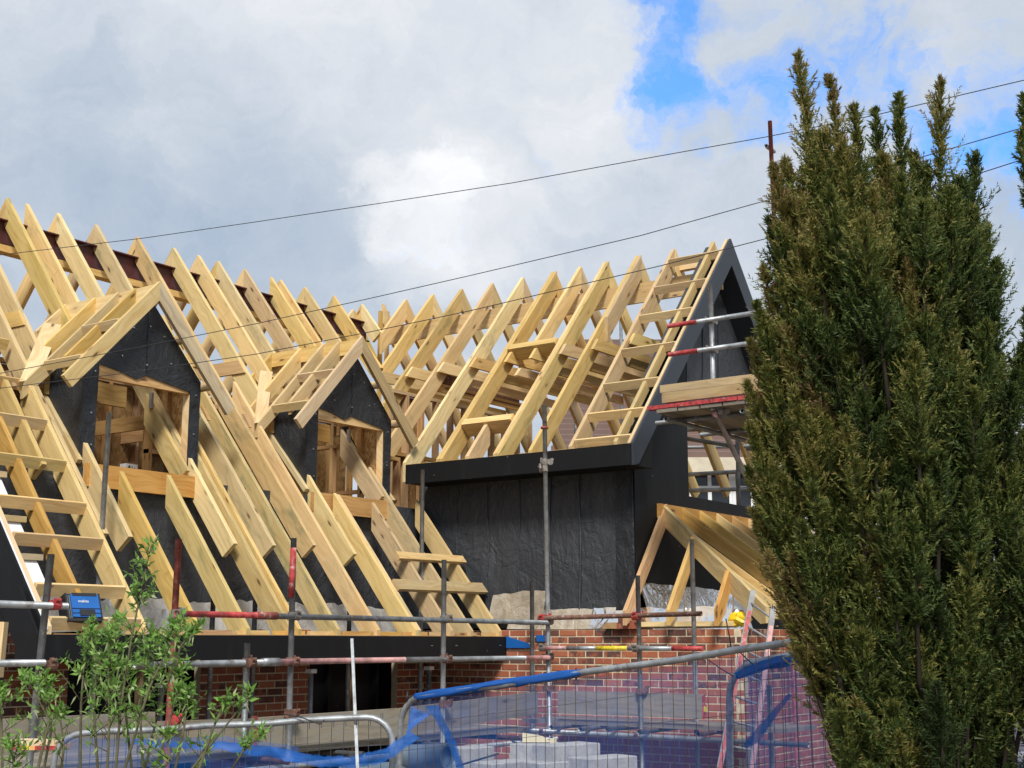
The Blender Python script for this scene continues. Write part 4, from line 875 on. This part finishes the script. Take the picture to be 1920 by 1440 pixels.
# boards with painted ends at the far left
for k, (px, py, m, lb) in enumerate(((72, 1391, 'fresh', 'pale scaffold board resting on two boards with red and orange ends'), (68, 1399, 'orange', 'board with an orange-banded end under the pale board'))):
    a, b = at(25, py, 8.75), at(118, py + 1, 8.7); bd = beam('scaffold_board', a, b, .2, .03, M[m], None); tag(bd, lb, 'board', 'boards with painted ends')
    if k:
        for u0, u1, mm in ((.05, .3, 'redp'), (.3, .45, 'yelp'), (.55, .98, 'redp')):
            p, q = a.lerp(b, u0) - FH * .102, a.lerp(b, u1) - FH * .102; beam('end_band', p, q, .004, .026, M[mm], bd)
# toolbox on the verge ladder
tb = V((6.86, 9.05, zl(9.12) - .03)); tl = thing('tool_case', tb, 'blue and black plastic tool case resting on the verge lookouts', 'tool case')
CA = math.radians(24); CY_ = math.radians(-10)
def lp(u, v, w):
    y, z = v * math.cos(CA) + w * math.sin(CA), w * math.cos(CA) - v * math.sin(CA)
    u, y, z = u * .86, y * .86, z * .86
    return tb + V((u * math.cos(CY_) - y * math.sin(CY_), u * math.sin(CY_) + y * math.cos(CY_), z))
def case(name, u0, u1, v0, v1, w0, w1, mat): return prism(name, [lp(u0, v0, w0), lp(u1, v0, w0), lp(u1, v0, w1), lp(u0, v0, w1)], lp(0, v1, 0) - lp(0, v0, 0), M[mat], tl)
case('body', -.17, .17, 0, .15, 0, .27, 'blackp'); case('lid', -.12, .165, -.012, .145, .035, .262, 'bluep')
for w in (.07, .115): case('rib', -.12, .16, -.017, -.011, w, w + .006, 'blackp')
case('latch', -.05, .10, -.022, -.011, .045, .105, 'blackp'); case('handle', -.10, .14, -.016, .03, .245, .275, 'blackp')
for u in (-.172, .158): case('corner_guard', u, u + .016, -.014, .1, -.004, .272, 'blackp')
for u in (-.155, -.135): case('rib', u, u + .008, -.008, .0, .02, .25, 'galvd')
lettering('makita', lp(.0, -.015, .19), .034, (math.radians(90) - CA, 0, CY_), M['white'], tl)
# ladder by the return wall
ld = thing('ladder', (11.9, 5.7, GZ), 'leaning aluminium ladder with red stiles beside the conifer', 'ladder')
s0, s1 = at(1412, 1108, 12.6), at(1450, 1138, 12.3); b0, b1 = at(1334, 1520, 11.9), at(1399, 1520, 11.7)
for p, q, nm in ((s0, b0, 'stile'), (s1, b1, 'stile')):
    beam(nm, p, q, .03, .05, M['ladd'], ld, RT)
    beam('stile_paint', p.lerp(q, .10) - FH * .017, p.lerp(q, .85) - FH * .017, .022, .034, M['redp'] if p is s0 else M['pinkt'], ld, RT)
for k in range(9): u = .06 + k * .11; tube('rung', [s0.lerp(b0, u), s1.lerp(b1, u)], .011, M['ladd'], ld, 8)
# loose things on the side wall
yb0 = V((12.62, 6.16, 2.56)); vs, fs = [], []
for i in range(9):
    for j in range(14):
        th = math.pi * i / 8; ph = 2 * math.pi * j / 14; r = .10 * (1 + .35 * noise.noise(V((i * .8, j * .9, 3))))
        vs.append(yb0 + V((r * math.sin(th) * math.cos(ph) * .7, r * 1.3 * math.sin(th) * math.sin(ph), .06 + r * .75 * math.cos(th))))
for i in range(8):
    for j in range(14): fs.append([i * 14 + j, (i + 1) * 14 + j, (i + 1) * 14 + (j + 1) % 14, i * 14 + (j + 1) % 14])
tag(mesh('plastic_bag', vs, fs, M['yellow'], None), 'crumpled yellow plastic bag on top of the brick wall', 'bag')
tag(prism('timber_offcut', [(12.48, 7.72, 2.535), (12.48, 7.50, 2.535), (12.48, 7.52, 2.60), (12.48, 7.66, 2.60)], (.09, 0, 0), M['inner'], None), 'brown timber offcut on the brick wall behind the rusty rail', 'offcut')
for k in range(2): tag(link('loose_brick', BM[.215], None, (12.52, 7.42 - .02 * k, 2.564 + .066 * k), (0, 0, 1.5 + .1 * k)), ('lower of two loose bricks on the side wall', 'upper of two loose bricks on the side wall')[k], 'brick', 'loose bricks')
tag(beam('timber_prop', at(-4, 1270, 10.2), at(6, 1166, 10.2), .09, .05, M['pine'], None, RT), 'pale timber prop standing at the far left edge', 'timber prop')
# low garden wall behind the conifer
gwp = [at(1700, 1335, 9.5), at(2150, 1310, 9.0)]; 
gw = tag(prism('garden_wall', [V((gwp[0].x, gwp[0].y, 1.62)), V((gwp[1].x, gwp[1].y, 1.62)), V((gwp[1].x, gwp[1].y, .9)), V((gwp[0].x, gwp[0].y, .9))], FH * .25, M['render'], None), 'low cream stone garden wall behind the conifer trunks', 'wall')
prism('wall_base', [V((gwp[0].x, gwp[0].y, 1.66)) - FH * .06, V((gwp[1].x, gwp[1].y, 1.66)) - FH * .06, V((gwp[1].x, gwp[1].y, 1.622)) - FH * .06, V((gwp[0].x, gwp[0].y, 1.622)) - FH * .06], FH * .36, M['conc'], gw)
prism('wall_base', [V((gwp[0].x, gwp[0].y, .898)) - FH * .08, V((gwp[1].x, gwp[1].y, .898)) - FH * .08, V((gwp[1].x, gwp[1].y, GZ)) - FH * .08, V((gwp[0].x, gwp[0].y, GZ)) - FH * .08], FH * .38, M['conc'], gw)

# ================================================================== conifers
def conifer(label, base_px, depth, leaders, seed, nbr, group='conifers', dens=1.0):
    """leaders: (px, py, depth, foliage length m, radius m, thinness)"""
    g = np.random.default_rng(seed); base = at(base_px, 1203, depth); base.z = GZ
    tr = thing('conifer', base, label, 'tree', group)
    allv, allt = [], []; wood_v, wood_f = [], []
    def addtube(pts, r):
        v, f = tubemesh(pts, r, 6); k = len(wood_v); wood_v.extend(v); wood_f.extend([[i + k for i in x] for x in f])
    for (px, py, dp, fl, rad, thin) in leaders:
        tip = at(px, py, dp); hz = tip.z - GZ
        b = base + RT * ((tip - base).dot(RT) * .25 + g.uniform(-.08, .08)) + FH * ((tip - base).dot(FH) * .2)
        mid = b.lerp(tip, .45); hor = tip - base; hor.z = 0
        mid = mid - hor * .32 + V((g.uniform(-.06, .06), g.uniform(-.06, .06), 0)); mid.z = GZ + hz * .42
        def curve(s):
            s = np.asarray(s)[:, None]; B, Mi, T = np.array(b), np.array(mid), np.array(tip)
            return (1 - s) ** 2 * B + 2 * s * (1 - s) * Mi + s ** 2 * T
        cp = curve(np.linspace(max(.42, 1 - 1.5 * fl / max(.5, hz)), 1, 12)); rb = .007 + .006 * min(1.2, fl)
        addtube([V(p) for p in cp], [rb * (1 - .88 * k / 11) + .002 for k in range(12)])
        tot = hz * 1.05; s0 = max(.05, 1 - fl / tot)
        n = int(nbr * fl * dens * (1 - .50 * thin)); s = s0 + (1 - s0) * g.random(n) ** .9
        if thin: s = s0 + (1 - s0) * np.clip((np.floor((s - s0) / (1 - s0) * 11) + .5 + g.normal(scale=.22, size=n)) / 11, 0, 1)
        o = curve(s); u = (s - s0) / (1 - s0)                   # 0 foliage base, 1 tip
        prof = (np.minimum(1, 1.25 * (1 - u) ** .85 + .07) if not thin else np.minimum(1, 1.5 * (1 - u) ** .62 + .08)) * np.minimum(1, .25 + u * 3.2)
        ln = rad * (1.42 if not thin else 1.75) * prof * (g.uniform(.45, 1.2, n) if not thin else g.uniform(.15, 1.35, n)) * (1 + .25 * np.sin(u * 19 + px))
        ph = g.uniform(0, 2 * np.pi, n); el = np.radians(g.uniform(16, 54, n) + 24 * u + 8 * thin)
        dr = np.stack([np.cos(ph) * np.cos(el), np.sin(ph) * np.cos(el), np.sin(el)], 1)
        # each branchlet: m leaflets in a flat fan
        m = 24; q = (np.arange(m) + .6) / m
        pn = g.normal(size=(n, 3)); pn = np.cross(dr, pn); pn /= np.linalg.norm(pn, axis=1)[:, None]    # in-plane side vector
        curl = np.array([0, 0, 1.0]) - dr * dr[:, 2:3]
        ctr = o[:, None, :] + dr[:, None, :] * (ln[:, None, None] * q[None, :, None]) + curl[:, None, :] * (ln[:, None, None] * .18 * q[None, :, None] ** 2)
        side = np.where(np.arange(m) % 2, 1.0, -1.0)[None, :, None]; ang = g.uniform(.45, .85, (n, m))[..., None]
        ld_ = dr[:, None, :] * np.cos(ang) + pn[:, None, :] * side * np.sin(ang) + g.normal(scale=.22, size=(n, m, 3))
        ll = (g.uniform(.014, .038, (n, m)) * (1.12 - .55 * q[None, :]))[..., None]
        wd = np.cross(ld_, g.normal(size=(n, m, 3))); wd /= np.linalg.norm(wd, axis=2)[..., None] + 1e-9; wd *= g.uniform(.0028, .0054, (n, m))[..., None]
        p0 = ctr + wd; p1 = ctr - wd; p2 = ctr + ld_ * ll + wd * .35
        vv = np.stack([p0, p1, p2], 2).reshape(-1, 3)
        hue = g.normal(.0, .18); yel = np.clip((1700 - px) / 600, -.12, .32)  # sunlit left side of the crown put into leaf colour, yellower leftwards
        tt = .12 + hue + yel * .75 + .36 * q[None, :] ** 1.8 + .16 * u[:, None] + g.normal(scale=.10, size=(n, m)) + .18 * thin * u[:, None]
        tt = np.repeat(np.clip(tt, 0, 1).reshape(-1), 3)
        allv.append(vv); allt.append(tt)
        # twig for every 5th branchlet
        for k in range(0, n, 6):
            addtube([V(o[k]), V(o[k] + dr[k] * ln[k] * .8)], [.0035, .0012]) if False else None
            a = V(o[k]); bb = V(o[k] + dr[k] * ln[k] * .85); sd = (bb - a).orthogonal().normalized() * .0022; i0 = len(wood_v)
            wood_v.extend([a - sd, a + sd, bb]); wood_f.append([i0, i0 + 1, i0 + 2])
    vv = np.concatenate(allv); tt = np.concatenate(allt)
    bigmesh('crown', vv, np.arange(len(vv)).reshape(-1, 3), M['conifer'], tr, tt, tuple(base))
    mesh('trunk', wood_v, wood_f, M['bark'], tr, (0, 0, 1), True)
    return tr, len(vv) // 3
rr0 = np.random.default_rng(21)
ED = [(1640, 1440), (1605, 1370), (1570, 1300), (1515, 1210), (1475, 1130), (1440, 1060), (1410, 980), (1402, 900), (1406, 820), (1402, 740), (1408, 660), (1418, 590), (1432, 520), (1444, 430), (1450, 330)]
LD = [(1495, 100, 5.75, .75, .075, .7), (1555, 145, 5.85, .75, .075, .6), (1600, 197, 5.6, .6, .06, .6), (1640, 205, 5.95, .65, .055, .6), (1686, 182, 5.8, .75, .075, .7), (1765, 152, 5.75, .85, .095, .75), (1830, 292, 5.9, .7, .09, .3), (1520, 250, 5.9, .9, .12, .3), (1470, 300, 5.8, .8, .11, .4), (1580, 280, 5.6, .9, .13, .2), (1660, 300, 5.65, .9, .12, .3), (1715, 290, 5.9, .9, .12, .3), (1800, 400, 5.7, .9, .14, .1), (1850, 430, 5.9, .8, .12, .2)]
for k in range(34):                           # side plumes that knit the leaders together below their bare tips
    x = 1475 + 370 * ((k * .618) % 1); top_ = np.interp(x, [1470, 1495, 1555, 1640, 1690, 1765, 1840], [300, 215, 240, 300, 270, 250, 370]); LD.append((x, top_ + rr0.uniform(20, 190), 5.8 + rr0.uniform(-.22, .22), rr0.uniform(.3, .5), rr0.uniform(.07, .12), .15))
for k, (x, y) in enumerate(ED): LD.append((x - 2, y - 20, 5.75 + .12 * math.sin(k * 2.1), .42 + .12 * (y < 1100), .115, .0))
rr = np.random.default_rng(5)
for k in range(150):
    y = 330 + 1130 * (k + .5) / 150 + rr.uniform(-12, 12)
    left = np.interp(y, [330, 520, 660, 900, 1060, 1200, 1290, 1430], [1460, 1435, 1412, 1404, 1436, 1525, 1585, 1650]); right = np.interp(y, [330, 450, 560, 700, 1100, 1450], [1830, 1865, 1900, 1960, 1980, 1900])
    x = left + (right - left) * ((k * .618) % 1); fr = 1 - abs(2 * (x - left) / (right - left) - 1)
    if y > 1295 and 1700 < x: x = 1560 + rr.uniform(0, 150)
    LD.append((x, y, 5.76 - .50 * math.sqrt(max(0, fr)) * rr.uniform(.35, 1.0), rr.uniform(.28, .5), rr.uniform(.10, .165), 0))
for k in range(44):
    x = rr.uniform(1470, 1880); LD.append((x, rr.uniform(420, 1150), 6.05 + rr.uniform(-.1, .25), .9, .16, 0))
t1, n1_ = conifer('tall bushy conifer with several feathery leaders filling the right side', 1730, 5.85, LD, 3, 330)
LD2 = [(1918, 180, 5.9, .4, .04, .6), (1914, 245, 5.8, .35, .045, .5), (1965, 150, 5.9, .8, .08, .4), (1985, 330, 5.7, .9, .12, 0)]
for k in range(22): LD2.append((1925 - min(30, 3 * k) + rr.uniform(0, 130), 500 + 42 * k, 5.55 + rr.uniform(-.25, .3), .7, .14, 0))
t2, n2_ = conifer('second conifer cut off by the right edge of the picture', 1960, 5.7, LD2, 9, 240)
print('conifer tris', n1_, n2_)
for px, r, dp in ((1866, .075, 5.85), (1758, .05, 5.8), (1690, .035, 5.8), (1905, .012, 5.7)):
    b = at(px, 1203, dp); pts = [V((b.x, b.y, GZ)), at(px - 4, 1430, dp), at(px - 12, 1330, dp), at(px - 25, 1200, dp), at(px - 20, 900, dp)]
    tube('trunk', pts, [r * 1.15, r, r * .9, r * .75, r * .4], M['bark'], t1 if px < 1880 else t2, 10)
for px, x2 in ((1790, 1770), (1800, 1840), (1815, 1810), (1740, 1700), (1775, 1790)): tube('trunk', [at(px, 1470, 5.7), at((px + x2) / 2 + 6, 1400, 5.7), at(x2, 1320, 5.7)], [.016, .012, .006], M['bark'], t1, 6)

# ================================================================== young willow-like shrub
def shrub(label, stems, dp, seed, base_px):
    g = random.Random(seed); base = at(base_px, 1203, dp); base.z = GZ
    sh = thing('shrub', base, label, 'shrub', 'young green shrubs'); lv, lt = [], []; wv, wf = [], []
    def addtube(pts, r):
        v, f = tubemesh(pts, r, 6); k = len(wv); wv.extend(v); wf.extend([[i + k for i in x] for x in f])
    def leaf(p, d, L, w, tint):
        d = d.normalized(); s = d.cross(V((g.gauss(0, 1), g.gauss(0, 1), g.gauss(0, 1)))).normalized() * w; n = d.cross(s).normalized()
        a = p + d * L * .35 + n * L * .06; lv.extend([p, a + s, p + d * L - n * L * .12, a - s]); lt.extend([tint] * 4)
    for pts, dens, leafstart in stems:
        dd = dp + g.uniform(-.22, .22); P = [at(x, y, dd + .05 * k) for k, (x, y) in enumerate(pts)]
        root = V((base.x + g.uniform(-.12, .12), base.y + g.uniform(-.12, .12), GZ)); Q = [root] + P
        addtube(Q, [.009] + [max(.0015, .0062 * (1 - .8 * k / len(P))) for k in range(len(P))])
        nseg = len(P) - 1
        for k in range(int(dens * .52)):
            u = leafstart + (1 - leafstart) * g.random() ** .8; kk = u * nseg; i = min(int(kk), nseg - 1); p = P[i].lerp(P[i + 1], kk - i)
            ph = g.uniform(0, 6.28); out = (RT * math.cos(ph) + FH * math.sin(ph)) ; tl = g.uniform(.03, .17) * (1.15 - .75 * u)
            tw = (out * g.uniform(.5, 1) + ZU * g.uniform(.3, 1.0)).normalized(); q = p + tw * tl
            addtube([p, q], [.0022, .001])
            for m in range(g.randint(5, 9)):
                r = p.lerp(q, g.uniform(.25, 1.05)); dl = (tw * .5 + V((g.gauss(0, .6), g.gauss(0, .6), g.gauss(.1, .6))))
                leaf(r, dl, g.uniform(.02, .042), g.uniform(.0038, .0068), min(1, max(0, g.gauss(.55, .22))))
            if g.random() < .3:                               # drooping pale catkins
                r = p.lerp(q, g.random()); leaf(r, V((g.gauss(0, .25), g.gauss(0, .25), -1)), g.uniform(.035, .06), .004, .97)
        for m in range(9): leaf(P[-1] + V((J(.01), J(.01), J(.02))), V((g.gauss(0, .6), g.gauss(0, .6), g.gauss(.5, .5))), g.uniform(.03, .05), .008, g.uniform(.4, .8))
    vv = np.array([tuple(x) for x in lv]); bigmesh('foliage', vv, np.arange(len(vv)).reshape(-1, 4), M['leaf'], sh, np.array(lt), tuple(base))
    mesh('stem', wv, wf, M['stem'], sh, (0, 0, 1), True)
    return sh
shrub('tall young shrub with narrow green leaves in front of the left brickwork', [
    ([(215, 1470), (226, 1330), (246, 1200), (266, 1100), (283, 1025)], 95, .12), ([(185, 1470), (176, 1330), (181, 1250), (168, 1175)], 80, .1), ([(265, 1470), (300, 1320), (340, 1210), (372, 1172)], 55, .2),
    ([(150, 1470), (152, 1320), (158, 1240), (172, 1190)], 60, .2), ([(225, 1470), (280, 1290), (318, 1210), (330, 1170)], 75, .2), ([(250, 1470), (235, 1330), (215, 1230), (222, 1160)], 85, .1), ([(200, 1470), (205, 1350), (203, 1260), (205, 1190)], 70, .15), ([(270, 1470), (262, 1330), (275, 1240), (290, 1190)], 70, .15)], 5.3, 4, 225)
shrub('low leafy shrub sprouting at the lower left corner', [
    ([(62, 1480), (92, 1350), (62, 1290), (48, 1275)], 45, .2), ([(75, 1480), (96, 1370), (84, 1310), (92, 1275)], 45, .2), ([(30, 1480), (25, 1420), (20, 1400)], 35, .1), ([(5, 1480), (2, 1330), (-4, 1290)], 40, .3), ([(110, 1480), (120, 1400), (112, 1340)], 22, .3)], 5.2, 8, 60)
shrub('sparse shrub with separate leafy shoots right of the tall one', [
    ([(320, 1480), (346, 1360), (352, 1300)], 38, .45), ([(330, 1480), (400, 1390), (470, 1303)], 12, .8), ([(360, 1480), (398, 1370), (418, 1322)], 16, .6), ([(410, 1480), (455, 1410), (492, 1376)], 26, .35), ([(290, 1480), (318, 1420), (312, 1380)], 26, .2), ([(330, 1480), (372, 1430), (385, 1395)], 16, .3), ([(280, 1480), (305, 1400), (330, 1310), (335, 1260)], 25, .4)], 5.15, 12, 340)
S.render.film_transparent = False
